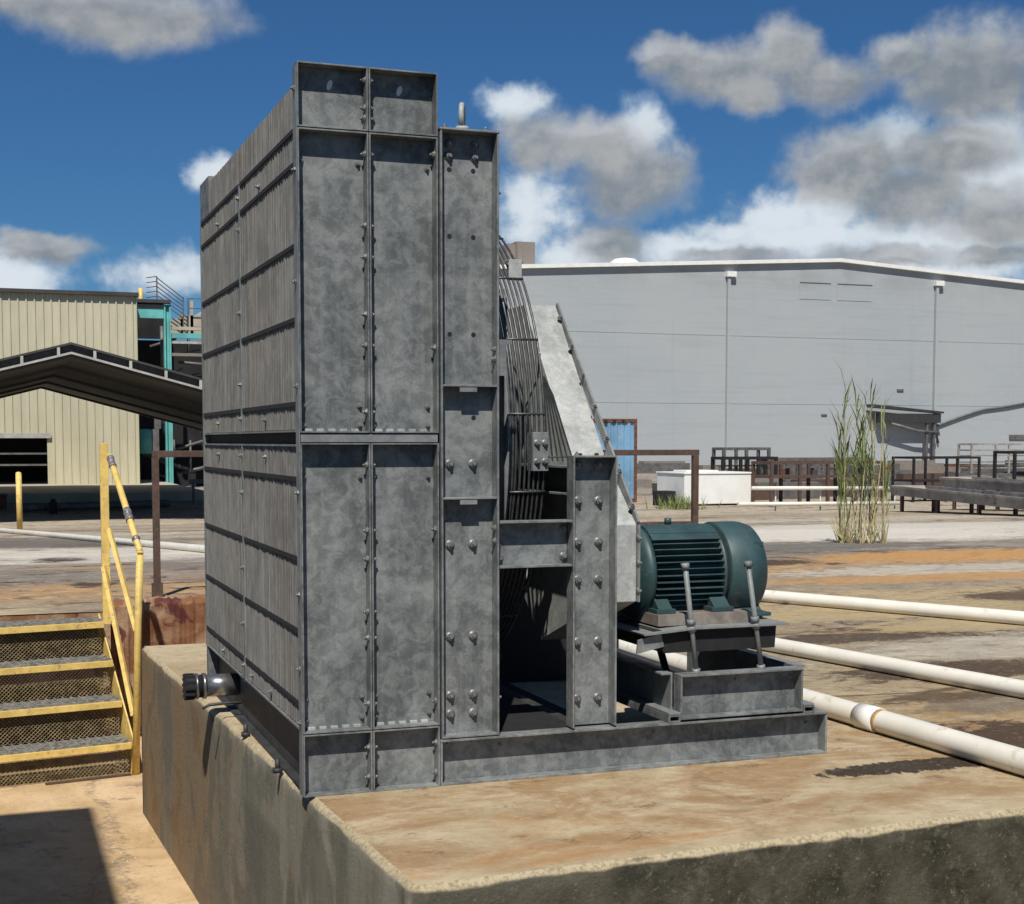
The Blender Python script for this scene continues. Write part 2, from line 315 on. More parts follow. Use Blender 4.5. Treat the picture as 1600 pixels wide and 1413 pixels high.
# ------------------------------------------------------------------ mesh helpers
class MB:
    def __init__(s): s.v = []; s.f = []; s.m = []; s.smooth = []
    def add(s, vs, fs, mi=0, smooth=False):
        o = len(s.v); s.v += [tuple(v) for v in vs]; s.f += [tuple(i+o for i in f) for f in fs]
        s.m += [mi]*len(fs); s.smooth += [smooth]*len(fs); return s
    def box(s, x0, x1, y0, y1, z0, z1, mi=0):
        vs = [(x, y, z) for x in (x0, x1) for y in (y0, y1) for z in (z0, z1)]
        return s.add(vs, [(0,1,3,2),(4,6,7,5),(0,4,5,1),(2,3,7,6),(0,2,6,4),(1,5,7,3)], mi)
    def prism(s, poly, axis, lo, hi, mi=0):
        """poly: 2D points in the plane normal to axis (x: (y,z), y: (x,z), z: (x,y))"""
        def P(p, t): return {'x': (t, p[0], p[1]), 'y': (p[0], t, p[1]), 'z': (p[0], p[1], t)}[axis]
        n = len(poly); vs = [P(p, lo) for p in poly]+[P(p, hi) for p in poly]
        fs = [tuple(range(n)), tuple(range(2*n-1, n-1, -1))]+[(i, i+n, (i+1) % n+n, (i+1) % n) for i in range(n)]
        return s.add(vs, fs, mi)
    def tube(s, pts, r, seg=8, mi=0, cap=True, closed=False):
        pts = [Vector(p) for p in pts]; n = len(pts); rings = []; up = None
        for i, p in enumerate(pts):
            if closed: t = pts[(i+1) % n]-pts[i-1]
            else: t = pts[min(i+1, n-1)]-pts[max(i-1, 0)]
            t.normalize()
            if up is None: up = Vector((0, 0, 1)) if abs(t.z) < .9 else Vector((1, 0, 0))
            a = t.cross(up).normalized(); up = a.cross(t).normalized()
            rr = r[i] if isinstance(r, (list, tuple)) else r
            rings.append([p+(a*math.cos(2*math.pi*k/seg)+up*math.sin(2*math.pi*k/seg))*rr for k in range(seg)])
        vs = [v for ring in rings for v in ring]; fs = []
        for i in range(n if closed else n-1):
            j = (i+1) % n
            for k in range(seg): fs.append((i*seg+k, i*seg+(k+1) % seg, j*seg+(k+1) % seg, j*seg+k))
        s.add(vs, fs, mi, seg > 5)
        if cap and not closed:
            o = len(s.v)-len(vs)
            s.f += [tuple(o+k for k in range(seg))[::-1], tuple(o+(n-1)*seg+k for k in range(seg))]; s.m += [mi, mi]; s.smooth += [False]*2
        return s
    def lathe(s, prof, axis_o, axis='x', seg=40, mi=0):
        """prof: (t, r) along the axis"""
        vs = []; fs = []
        for t, r in prof:
            for k in range(seg):
                a = 2*math.pi*k/seg; c, d = math.cos(a)*r, math.sin(a)*r
                vs.append({'x': (axis_o[0]+t, axis_o[1]+c, axis_o[2]+d), 'y': (axis_o[0]+c, axis_o[1]+t, axis_o[2]+d), 'z': (axis_o[0]+c, axis_o[1]+d, axis_o[2]+t)}[axis])
        for i in range(len(prof)-1):
            for k in range(seg): fs.append((i*seg+k, i*seg+(k+1) % seg, (i+1)*seg+(k+1) % seg, (i+1)*seg+k))
        return s.add(vs, fs, mi, True)
    def build(s, name, mats, parent=None, bevel=0, autosmooth=True):
        me = bpy.data.meshes.new(name); me.from_pydata(s.v, [], s.f)
        if not isinstance(mats, (list, tuple)): mats = [mats]
        for m in mats: me.materials.append(M[m] if isinstance(m, str) else m)
        me.polygons.foreach_set('material_index', s.m); me.polygons.foreach_set('use_smooth', s.smooth)
        bm = bmesh.new(); bm.from_mesh(me); bmesh.ops.recalc_face_normals(bm, faces=bm.faces); bm.to_mesh(me); bm.free()
        o = bpy.data.objects.new(name, me); col.objects.link(o)
        if parent: o.parent = parent; o.matrix_parent_inverse = Matrix.Translation(parent.location).inverted() if parent.type == 'EMPTY' and parent.parent is None else Matrix()
        if bevel:
            b = o.modifiers.new('bevel', 'BEVEL'); b.width = bevel; b.segments = 2; b.limit_method = 'ANGLE'; b.harden_normals = False
        return o
def thing(name, label, cat, loc=(0, 0, 0), group=None):
    o = bpy.data.objects.new(name, None); o.location = loc; o.empty_display_size = .1; col.objects.link(o)
    o['label'] = label; o['category'] = cat
    if group: o['group'] = group
    return o
def tag(o, label, cat, group=None, kind=None):
    if kind: o['kind'] = kind
    if label: o['label'] = label
    if cat: o['category'] = cat
    if group: o['group'] = group
    return o
def sub(o, parent):           # third level: keep world coordinates
    o.parent = parent; o.matrix_parent_inverse = Matrix.Identity(4)
    return o

# ================================================================== SETTING
LOW = -.87
def terr(y): return 0 if y < 8 else (-.9*(y-8)/24 if y < 32 else -.9)
g = MB()
g.add([(-400, -400, LOW), (400, -400, LOW), (400, 5.62, LOW), (-400, 5.62, LOW)], [(0, 1, 2, 3)])
tag(g.build('lower_ground', 'ground_low'), None, None, kind='structure')
g = MB(); g.add([(-400, -400, LOW+.004), (400, -400, LOW+.004), (400, -1.6, LOW+.004), (-400, -1.6, LOW+.004)], [(0, 1, 2, 3)])
tag(g.build('bounce_cut_ground', 'bounce_dark'), None, None, kind='structure')  # unseen dark ground added behind the camera to cut bounce light
g = MB()
ys = [5.62, 8, 32, 1500]; X0, X1 = -600, 900
vs = [(X, Y, terr(Y)) for Y in ys for X in (X0, X1)]
g.add(vs, [(0, 1, 3, 2), (2, 3, 5, 4), (4, 5, 7, 6)])
g.add([(.7, 3.42, 0), (X1, 3.42, 0), (X1, 5.62, 0), (.7, 5.62, 0)], [(0, 1, 2, 3)])
g.add([(X0, 5.06, 0), (-.155, 5.06, 0), (-.155, 5.62, 0), (X0, 5.62, 0)], [(0, 1, 2, 3)])
g.add([(.7, 3.42, 0), (.7, 5.62, 0), (.7, 5.62, LOW), (.7, 3.42, LOW)], [(0, 1, 2, 3)])
tag(g.build('yard_ground', 'ground'), None, None, kind='structure')

# machine pad (raised concrete block)
def padmesh():
    """raised block: worn rounded rim sampled finely, so the edge is uneven"""
    rnd = random.Random(5); A, Bc, Cc = Vector((-.138, 3.415)), Vector((.053, -.948)), Vector((40, 1.45))
    line = []
    def seg(p, q, step0, grow):
        d = (q-p); L = d.length; t = 0; st_ = step0; out_ = []
        while t < L: out_.append(p+d*(t/L)); t += st_; st_ *= grow
        return out_
    left = seg(Bc, A, .03, 1.004)[1:][::-1]; left = [A]+left
    # round the near corner
    u1 = (A-Bc).normalized(); u2 = (Cc-Bc).normalized(); rc = .05; corner = []
    for k in range(7):
        t = k/6; corner.append((Bc+u1*rc)*(1-t)**2+Bc*2*t*(1-t)+(Bc+u2*rc)*t*t)
    left = [p for p in left if (p-Bc).length > rc*1.2]
    front = [p for p in seg(Bc, Cc, .03, 1.008) if (p-Bc).length > rc*1.2]+[Cc]
    line = left+corner+front
    nrm = []
    for i, p in enumerate(line):
        t = (line[min(i+1, len(line)-1)]-line[max(i-1, 0)]).normalized(); nrm.append(Vector((t.y, -t.x)))
    off1 = 0; vs = []; prof = [(0, LOW-.02), (0, -.30), (0, -.05), (0, -.020), (-.004, -.009), (-.012, -.002), (-.024, 0)]
    w1 = w2 = 0; P = len(prof)
    for i, p in enumerate(line):
        w1 = w1*.9+rnd.gauss(0, .0026); w2 = w2*.6+rnd.gauss(0, .0036)
        for k, (o_, z_) in enumerate(prof):
            j1 = (w1+w2) if k in (2, 3, 4, 5) else 0
            jz = (-abs(w2)*1.1+rnd.gauss(0, .001)) if k in (3, 4, 5) else 0
            q = p-nrm[i]*(-o_)*1.0 + nrm[i]*0; q = p+nrm[i]*(o_*1.0)-nrm[i]*abs(j1)*.8
            vs.append((q.x, q.y, z_+jz))
    fs = []; mi = []
    for i in range(len(line)-1):
        for k in range(P-1): fs.append((i*P+k, (i+1)*P+k, (i+1)*P+k+1, i*P+k+1)); mi.append(0)
    n = len(line); top = [i*P+P-1 for i in range(n)]
    o_ = len(vs); vs += [(40, 3.415, 0), (40, 3.415, LOW-.02), (-.138+.034, 3.415, 0)]
    fs.append(tuple(top+[o_, o_+2])); mi.append(1)
    fs.append(tuple([k for k in range(P)][::-1]+[o_+1, o_, o_+2])[::-1]); mi.append(0)
    me = bpy.data.meshes.new('machine_pad'); me.from_pydata(vs, [], fs)
    me.materials.append(M['pad_side']); me.materials.append(M['ground']); me.polygons.foreach_set('material_index', mi)
    me.polygons.foreach_set('use_smooth', [m_ == 0 and len(f) == 4 for m_, f in zip(mi, fs)])
    bm = bmesh.new(); bm.from_mesh(me); bmesh.ops.recalc_face_normals(bm, faces=bm.faces); bmesh.ops.triangulate(bm, faces=[f for f in bm.faces if len(f.verts) > 4]); bm.to_mesh(me); bm.free()
    o = bpy.data.objects.new('machine_pad', me); col.objects.link(o); return o
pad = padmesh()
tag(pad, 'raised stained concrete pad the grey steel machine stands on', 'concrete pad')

# retaining wall behind the stairs
b = MB(); 
n = 40; top = []
for i in range(n+1):
    X = -.155+.84*i/n; top.append((X, random.uniform(-.006, .012)))
vs = []; fs = []
for X, t in top: vs += [(X, 5.56+random.uniform(-.012, .012), LOW), (X, 5.56+random.uniform(-.01, .01), t-.03), (X, 5.60, t+.005), (X, 5.80, t+.005), (X, 5.80, LOW)]
for i in range(n):
    for k in range(4): fs.append((i*5+k, i*5+k+1, i*5+k+6, i*5+k+5))
b.add(vs, fs)
b.box(-12, -.157, 5.065, 5.2, LOW, -.006); b.box(-.30, -.157, 5.201, 5.61, LOW, -.006)
tag(b.build('retaining_wall', 'rustwall'), 'low rust stained retaining wall right behind the yellow handrail', 'wall')

# ================================================================== THE MACHINE
mc = thing('industrial_cooler', 'tall galvanised steel fan cooler with green motor on concrete pad', 'cooling machine', (.4, 1.0, 0))
bolts = []     # (location, direction, size)
def bolt_at(p, d, s): bolts.append((Vector(p), Vector(d), s))
T = .0045
def pan(x0, x1, z0, z1, d=.05, name='side_panel', mat='galv'):
    m = MB()
    m.box(x0, x0+T, 0, d, z0, z1); m.box(x1-T, x1, 0, d, z0, z1)
    m.box(x0+T, x1-T, 0, d, z1-T, z1); m.box(x0+T, x1-T, 0, d, z0, z0+T)
    m.box(x0+T, x1-T, d-T, d-.0004, z0+T, z1-T)
    # small pale tabs along the bottom flange: its sunlit dashes put into the colour
    if z1-z0 > .5:
        k = 5
        for i in range(k):
            a = x0+.018+(x1-x0-.036)*(i+.1)/k
            m.box(a, a+.022, d-T-.012, d-T, z0+T, z0+T+.008, 1)
    return m.build(name, [mat, 'galv_light'], mc, bevel=.0008)
XA, XB, XC = 0.0, .2088, .2112
for (x0, x1) in ((XA, XB), (XC, .42)):
    pan(x0, x1, .0, .186)
    pan(x0, x1, .189, 1.045)
    pan(x0, x1, 1.075, 1.947)
    o = pan(x0, x1, 1.950, 2.133, name='top_panel')
    # web corner bolts
    for zz in (1.862, 1.155, 1.098, .945, .285, .222):
        for xx in (x0+.018, x1-.022):
            bolt_at((xx, .0455, zz), (0, -1, 0), .0065)
m = MB()
for z0 in (1.0475,): m.box(.002, .418, .004, .06, z0, 1.0725)
m.build('joint_strip', 'galv_edge', mc, bevel=.001)
# slotted holes in the top panels (bright sky seen through) : that brightness painted as white ovals
for xx in (.105, .315):
    m = MB(); vs = []
    for k in range(16):
        a = 2*math.pi*k/16; vs.append((xx+math.cos(a)*.008+math.sin(a)*.004, .0452, 2.083+math.sin(a)*.015))
    m.add(vs, [tuple(range(16))]); m.add([(v[0], .0440, v[2]) for v in vs], [tuple(range(16))])
    m.build('slot', 'white', mc)
for zz in (2.10, 2.02, 1.99, 1.887, 1.68, 1.59, 1.423, 1.332, 1.137, .98, .785, .70, .542, .463, .264, .132, .042):
    bolt_at((.2088-T, .022, zz), (-1, 0, 0), .0082); bolt_at((.2112+T, .022, zz), (1, 0, 0), .0082)
for zz in (1.90, 1.33, .785, .26, .132, .04):
    bolt_at((.42-T, .022, zz), (-1, 0, 0), .0082)
for zz in (2.06, 1.83, 1.51, 1.21, .90, .60, .38, .22):
    bolt_at((.0, .022, zz), (-1, 0, 0), .0082)

# casing body behind the panels
m = MB(); m.box(.03, .418, .055, 1.93, .19, 2.06); m.build('casing', 'dark_steel', mc)
# rear side panels
m = MB()
for (x0, x1) in ((0, XB), (XC, .42)):
    m.box(x0, x1, 1.935, 1.98, 0, .186); m.box(x0, x1, 1.935, 1.98, .189, 1.045); m.box(x0, x1, 1.935, 1.98, 1.075, 1.947)
m.build('rear_panel', 'galv', mc)
m = MB(); m.box(0, .03, 1.74, 1.98, 1.950, 2.105); m.box(.03, .42, 1.90, 1.98, 1.950, 2.09); m.build('rear_cap', 'galv', mc)

# face with vertical fins
def fins(z0, z1, ya, yb, pitch=.0098, xo=.0, dep=.004):
    m = MB(); k = int((yb-ya)/pitch); prof = []
    for i in range(k):
        y = ya+(yb-ya)*i/k; p = (yb-ya)/k; d = dep*random.uniform(.55, 1.25)
        prof += [(xo+dep, y), (xo+dep, y+p*.38), (xo+dep-d, y+p*.46), (xo+dep-d, y+p*.92)]
    prof.append((xo+dep, yb))
    vs = [(x, y, z0) for x, y in prof]+[(x, y, z1) for x, y in prof]; n = len(prof)
    m.add(vs, [(i, i+1, i+1+n, i+n) for i in range(n-1)])
    m.box(xo+dep+.0005, .03, ya, yb, z0, z1)
    return m.build('fin_panel', 'fin', mc)
YM = 1.0
for z0, z1 in ((.205, 1.035), (1.085, 1.943)):
    fins(z0, z1, .052, .985); fins(z0, z1, 1.015, 1.95)
m = MB()
fins(1.952, 2.076, .052, 1.74)
# frame strips round the fin panels
for bx in ((-.004, .028, .9865, 1.0135, .192, 1.036), (-.004, .028, .9865, 1.0135, 1.084, 1.944), (-.003, .029, 1.951, 1.979, .192, 1.944), (-.003, -.0005, .0015, .050, .002, 2.12)):
    MB().box(*bx).build('panel_frame', 'galv_edge', mc, bevel=.001)
m = MB()
for zz in (.198, 1.0385, 1.0805):
    m.box(-.004, .028, .052, 1.934, zz-.003, zz+.003)
m.build('ledge', 'galv_edge', mc)
m = MB(); m.box(.02, .06, .05, 1.95, 1.042, 1.077); m.build('dark_joint', 'black', mc)
for zz, (ya, yb) in [(z, (.052, 1.95)) for z in (1.946, 1.850, 1.617, 1.405, 1.160, .940, .705, .490, .272)]:
    m = MB(); h = .0065
    for a, c in ((ya, .984), (1.016, yb)):
        m.box(-.0035, .004, a, c, zz-h, zz+h)
    m.build('rail', 'black', mc)
for zz in (1.90, 1.79, 1.50, 1.25, 1.13, 1.0, .87, .60, .40, .25):
    bolt_at((-.004, 1.0, zz), (-1, 0, 0), .0075)
for yy, zz in ((.62, 1.88), (1.5, 1.88), (.55, 1.12), (1.55, 1.12), (.55, 1.0), (1.55, 1.0), (.5, .235), (1.5, .235), (.85, .235)):
    bolt_at((.0, yy, zz), (-1, 0, 0), .0075)
# base channel under the fin face
m = MB(); m.box(.040, .05, .05, 1.95, .006, .19); m.box(.012, .045, .05, 1.95, .002, .008); m.box(.012, .045, .05, 1.95, .184, .190)
m.build('base_channel', 'dark_steel', mc)
for yy in (.35, .95):
    m = MB(); m.tube([(-.012, yy, .001), (-.012, yy, .045)], .008, 8); m.tube([(-.012, yy, .001), (-.012, yy, .016)], .017, 6); m.build('anchor_bolt', 'dark_steel', mc)
# water pipe stub with cap and clamp
ps = MB(); PY_, PZ_ = 1.42, .112
ps.tube([(.05, PY_, PZ_), (-.10, PY_, PZ_)], .043, 24); st = ps.build('pipe_stub', 'zinc', mc)
m = MB(); m.tube([(-.085, PY_, PZ_), (-.098, PY_, PZ_)], .050, 24); m.tube([(-.115, PY_, PZ_), (-.125, PY_, PZ_)], .050, 24)
sub(m.build('clamp_ring', 'zinc'), st).location = (0, 0, 0)
m = MB(); m.tube([(-.098, PY_, PZ_), (-.165, PY_, PZ_)], [.044, .047], 24)
for k in range(12):
    a = k*math.pi/6; m.box(-.168, -.13, PY_+.046*math.cos(a)-.005, PY_+.046*math.cos(a)+.005, PZ_+.046*math.sin(a)-.005, PZ_+.046*math.sin(a)+.005)
sub(m.build('cap', 'black'), st)
m = MB(); m.tube([(.03, 1.30, .06), (-.02, 1.30, .062), (-.09, 1.30, .058), (-.115, 1.30, .045)], .006, 8); m.build('drain_tube', 'dark_steel', mc)

# ---- posts
def cpost(x0, x1, z0, z1, Y0=0, d=.055, flip=1, name='post'):
    t = .006; m = MB()
    Y1 = Y0+d*flip; a, c = min(Y0, Y1), max(Y0, Y1)
    m.box(x0, x0+t, a, c, z0, z1); m.box(x1-t, x1, a, c, z0, z1)
    w0, w1 = (c-t, c-.0004) if flip > 0 else (a+.0004, a+t)
    m.box(x0+t, x1-t, w0, w1, z0, z1)
    return m
P1 = (.4275, .612); WEB = .049
m = cpost(*P1, .145, 1.972)
m.box(P1[0]+.006, P1[1]-.006, 0, .049, .1455, .1515)
m.build('post', 'galv', mc, bevel=.001)
m = MB(); m.box(P1[0]-.002, P1[1]+.002, -.002, .058, 1.9725, 1.9785); m.build('cap_plate', 'galv_edge', mc, bevel=.001)
for zz in (1.215, .875):
    m = MB(); m.box(P1[0]+.0065, P1[1]-.0065, .001, .0485, zz, zz+.006)
    m.box(P1[0]+.06, P1[0]+.115, .003, .008, zz-.016, zz)
    m.build('stiffener', 'galv_edge', mc, bevel=.0008)
def hole(x, z, r=.0075, Y=.0485):
    m = MB(); vs = [(x+math.cos(a*math.pi/8)*r, Y, z+math.sin(a*math.pi/8)*r) for a in range(16)]
    m.add(vs, [tuple(range(16))]); m.build('hole', 'black', mc)
for zz in (1.865, 1.667, 1.374):
    hole(.470, zz); hole(.546, zz)
hole(.546, 1.122)
for zz in (.982, .735, .452, .269, .211):
    bolt_at((.468, WEB, zz), (0, -1, 0), .0105); bolt_at((.542, WEB, zz), (0, -1, 0), .0105)
for zz in (1.905, 1.94):
    bolt_at((.468, WEB, zz), (0, -1, 0), .010); bolt_at((.55, WEB, zz), (0, -1, 0), .010)
for xx in (.45, .58):
    bolt_at((xx, .03, 1.9785), (0, 0, 1), .009)
for zz in (1.33, 1.30, .785, .745):
    bolt_at((.606, .022, zz), (-1, 0, 0), .0075)
for zz in (1.8, 1.33, .785, .26): bolt_at((.612, .022, zz), (1, 0, 0), .0075)
P2 = (.857, 1.007)
m = cpost(*P2, .148, 1.006); m.box(P2[0]+.006, P2[1]-.006, 0, .049, 1.0, 1.006); m.build('post', 'galv', mc, bevel=.001)
for zz in (.976, .863, .733, .613, .415, .234):
    bolt_at((.890, WEB, zz), (0, -1, 0), .0105); bolt_at((.962, WEB, zz), (0, -1, 0), .0105)
for xx in (.88, .98): bolt_at((xx, .03, 1.006), (0, 0, 1), .007)
# rear posts
cpost(*P1, .145, 1.972, Y0=1.98, flip=-1).build('post', 'galv', mc)
cpost(*P2, .148, 1.006, Y0=1.98, flip=-1).build('post', 'galv', mc)
# lifting eye
m = MB(); ring = []
for k in range(24):
    a = 2*math.pi*k/24; ring.append((.505+.010*math.cos(a), .03+.022*math.cos(a), 2.022+.032*math.sin(a)))
m.tube(ring, .0085, 10, closed=True); m.tube([(.505, .03, 1.9785), (.505, .03, 1.99)], .02, 12)
m.build('lifting_eye', 'galv_light', mc)

def cbeam(x0, x1, z0, z1, y0=0, d=.055, t=.007, ends=(True, True)):
    m = MB(); m.box(x0, x1, y0, y0+d, z1-t, z1); m.box(x0, x1, y0, y0+d, z0, z0+t)
    m.box(x0, x1, y0+d-t, y0+d-.0004, z0+t, z1-t)
    if ends[0]: m.box(x0, x0+t, y0+.002, y0+d-t, z0+t, z1-t)
    if ends[1]: m.box(x1-t, x1, y0+.002, y0+d-t, z0+t, z1-t)
    return m
cbeam(.4225, 1.785, 0, .142, ends=(True, True)).build('base_beam', 'galv', mc, bevel=.001)
cbeam(.4225, 1.785, 0, .142, y0=1.925).build('base_beam', 'galv', mc)
for X_ in (.44, .90, 1.72):
    m = MB(); m.box(X_, X_+.05, .06, 1.92, 0.0, .13); m.build('cross_member', 'dark_steel', mc)
cbeam(.6145, .8545, .661, .806, ends=(False, False)).build('cross_beam', 'galv', mc, bevel=.001)
cbeam(.6145, .8545, .661, .806, y0=1.925, ends=(False, False)).build('cross_beam', 'galv', mc)
for xx in (.628, .842):
    for zz in (.775, .69): bolt_at((xx, .048, zz), (0, -1, 0), .0095)
for xx in (.455, .535, .885, .975):     # under the base beam flange
    bolt_at((xx, .03, .135), (0, 0, -1), .0085)
for xx in (.63, 1.16): bolt_at((xx, .048, .105), (0, -1, 0), .006)
bolt_at((1.73, .048, .10), (0, -1, 0), .006)

# bearing beam, shaft
m = MB(); m.box(.872, .964, .062, 1.92, .966, .972); m.box(.952, .958, .062, 1.92, .885, .966); m.box(.872, .964, .062, 1.92, .880, .8855)
m.build('bearing_beam', 'galv_edge', mc)
m = MB(); m.tube([(.5, 1.0, 1.05), (1.09, 1.0, 1.05)], .025, 16); m.lathe([(.42, 0), (.42, .12), (.60, .12), (.62, 0)], (0, 1.0, 1.05), seg=24)
m.build('fan_hub', 'dark_steel', mc)
for k in range(8):
    a = 2*math.pi*k/8+.2; ca, sa = math.cos(a), math.sin(a); m = MB(); vs = []
    for r, w_, tw in ((.10, .05, .8), (.4, .075, .55), (.76, .085, .4)):
        for s_ in (-1, 1):
            for th in (-.003, .003):
                X = .55+math.sin(tw)*w_*s_+th; tt = math.cos(tw)*w_*s_
                vs.append((X, 1.0+ca*r-sa*tt, 1.05+sa*r+ca*tt))
    fs = []
    for i in range(2):
        o = i*4; fs += [(o, o+1, o+5, o+4), (o+2, o+6, o+7, o+3), (o, o+4, o+6, o+2), (o+1, o+3, o+7, o+5)]
    fs += [(0, 2, 3, 1), (8, 9, 11, 10)]
    m.add(vs, fs); m.build('fan_blade', 'dark_steel', mc)
# fan shroud: plate and ring
m = MB(); m.box(.4205, .4265, .06, 1.92, .145, 1.96); m.build('shroud_plate', 'dark_steel', mc)
m = MB(); m.lathe([(.43, .80), (.705, .80), (.705, .835), (.699, .835), (.699, .806), (.43, .806)], (0, 1.0, 1.05), seg=72)
m.build('fan_ring', 'galv_edge', mc)
m = MB(); m.box(.66, .80, .45, .456, 1.11, 1.52); m.box(.66, .80, .45, .456, 1.52, 1.56); m.build('guard_plate', 'galv_light', mc)
m = MB(); m.box(.60, .85, .47, .52, .70, 1.105); m.build('mesh_backing', 'black', mc)
m = MB(); m.box(.43, 1.78, 1.70, 1.71, .002, .95); m.build('shade_back_sheet', 'black', mc)  # added black sheet, darkens the view through the frame like deep shade
m = MB(); m.box(.495, .895, .07, 1.69, .135, .139); m.box(.955, 1.19, .07, 1.69, .03, .034); m.build('shade_floor_sheet', 'black', mc)  # added black sheets standing in for the shaded floor under the machine
# wire guard
m = MB()
def ringpts(X, r, n=72): return [(X, 1.0-r*math.cos(2*math.pi*k/n), 1.05+r*math.sin(2*math.pi*k/n)) for k in range(n)]
for X_ in (.710, .720, .730, .740, .756, .772, .788, .804, .820, .838):
    m.tube(ringpts(X_, .80), .0042, 6, closed=True)
for X_, r_ in [(.955, .33)]:
    m.tube(ringpts(X_, r_, 64), .0032, 5, closed=True)
for k in range(20):
    a = 2*math.pi*(k+.35)/20; c_, s_ = math.cos(a), math.sin(a)
    m.tube([(X_, 1.0-(r_+.004)*c_, 1.05+(r_+.004)*s_) for X_, r_ in ((.706, .80), (.84, .80))], .004, 6)
for k in range(6):
    a = 2*math.pi*(k+.35)/6; c_, s_ = math.cos(a), math.sin(a)
    m.tube([(X_, 1.0-(r_+.004)*c_, 1.05+(r_+.004)*s_) for X_, r_ in ((.84, .80), (.905, .605), (.955, .325))], .0035, 6)
for k in range(6):
    m.tube([(.838, .212, 1.26), (.842+.006*k, .215, 1.20), (.862+.018*k, .235, .985)], .0032, 5)
m.tube([(.86, .232, 1.0), (.955, .236, 1.0)], .003, 5)
m.build('fan_guard', 'wire', mc)
m = MB(); m.box(.793, .845, .185, .191, .955, 1.08); m.box(.793, .799, .191, .24, .955, 1.08); m.build('guard_bracket', 'galv', mc, bevel=.001)
for xx, zz in ((.806, 1.045), (.833, 1.045), (.806, .985), (.833, .985)): bolt_at((xx, .185, zz), (0, -1, 0), .0083)
m = MB(); m.box(.790, .835, .405, .41, 1.585, 1.655); m.box(.790, .835, .41, .45, 1.650, 1.655); m.build('guard_clip', 'galv_light', mc)
m = MB(); m.box(.6125, .640, .012, .018, 1.25, 1.36); m.box(.6125, .66, .018, .022, 1.345, 1.36); m.build('slotted_bracket', 'galv_edge', mc)

# belt guard
BG = [(.764, 1.542), (1.28, 1.542), (1.42, 1.30), (.866, .575), (.60, .345), (.0585, .535), (.0585, .784), (.313, 1.003)]
bgm = MB().prism(BG, 'x', .978, 1.10).build('belt_guard', 'galv_light', mc, bevel=.002)
m = MB()
def strip(p0, p1, x0, x1, off, th):
    (y0, z0), (y1, z1) = p0, p1; L = math.hypot(y1-y0, z1-z0); ny, nz = -(z0-z1)/L, -(y1-y0)/L
    if ny > 0: ny, nz = -ny, -nz
    if abs(ny) < 1e-6: nz = abs(nz)
    ny, nz = (ny, abs(nz))
    q = [(y0+ny*off, z0+nz*off), (y1+ny*off, z1+nz*off), (y1+ny*(off+th), z1+nz*(off+th)), (y0+ny*(off+th), z0+nz*(off+th))]
    m.prism(q, 'x', x0, x1)
strip((.764, 1.542), (.0585, .784), 1.1005, 1.108, -.02, .034)
m.box(1.1005, 1.108, .045, .068, .535, .784)
sub(m.build('edge_flange', 'galv_edge'), bgm)
for i in range(7):
    t = (i+.5)/7; y_ = .764+(.041-.764)*t; z_ = 1.542+(.784-1.542)*t
    bolt_at((1.096, y_-.004, z_+.004), (0, -.72, .69), .008)
for zz in (.74, .66, .57): bolt_at((1.10, .05, zz), (1, 0, 0), .009)
for xx in (1.0, 1.06): sub(MB().box(xx, xx+.012, .301, .309, 1.003, 1.011).build('hinge_tab', 'dark_steel'), bgm)

# motor platform
pf = cbeam(1.235, 1.690, .150, .296, ends=(True, True)); pf.build('platform_beam', 'galv', mc, bevel=.001)
for xs, s_ in ((1.234, -1), (1.691, 1)):
    m = MB(); a, c = sorted((xs, xs+.04*s_))
    m.box(a, c, .06, .858, .289, .296); m.box(a, c, .0, .858, .168, .175)
    a, c = sorted((xs, xs+.006*s_)); m.box(a, c, .06, .858, .175, .289)
    m.build('platform_side', 'galv_edge', mc, bevel=.001)
for xs in (1.192, 1.6915):
    m = MB(); x0, x1 = xs, xs+.042
    m.box(x0, x1, 0, .86, .143, .148); m.box(x0, x1, 0, .86, .162, .167); m.box(x0, x0+.005, 0, .86, .148, .162); m.box(x1-.005, x1, 0, .86, .148, .162)
    m.build('platform_runner', 'galv', mc)
for xx, zz in ((1.25, .262), (1.46, .262), (1.665, .262)): bolt_at((xx, .048, zz), (0, -1, 0), .0055)
for xx in (1.27, 1.46, 1.65): bolt_at((xx, .03, .157), (0, 0, 1), .005)
# hinged motor base
m = MB(); m.prism([(1.118, .425), (1.30, .4385), (1.652, .4385), (1.652, .444), (1.30, .444), (1.115, .431)], 'y', .03, .62)
mb = m.build('motor_base', 'galv_edge', mc)
m = MB(); m.prism([(1.20, .362), (1.61, .362), (1.615, .438), (1.16, .4365)], 'y', .055, .60); sub(m.build('base_channel', 'black'), mb)
m = MB(); m.prism([(1.10, .365), (1.198, .385), (1.186, .428), (1.105, .41)], 'y', .05, .058); sub(m.build('base_lug', 'galv'), mb)
m = MB(); m.box(1.20, 1.555, .10, .50, .4445, .481); sub(m.build('spacer', 'tan_steel'), mb)
for (xa, xb) in ((1.268, 1.314), (1.499, 1.556)):
    m = MB(); m.tube([(xa, .045, .655), (xb, .045, .285)], .0085, 12)
    for t in (.0, .5, .56, .94):
        xq = xa+(xb-xa)*t; zq = .655-.37*t
        m.tube([(xq, .045, zq), (xq+.002, .045, zq-.018)], .014, 6)
    m.build('threaded_rod', 'galv_edge', mc)

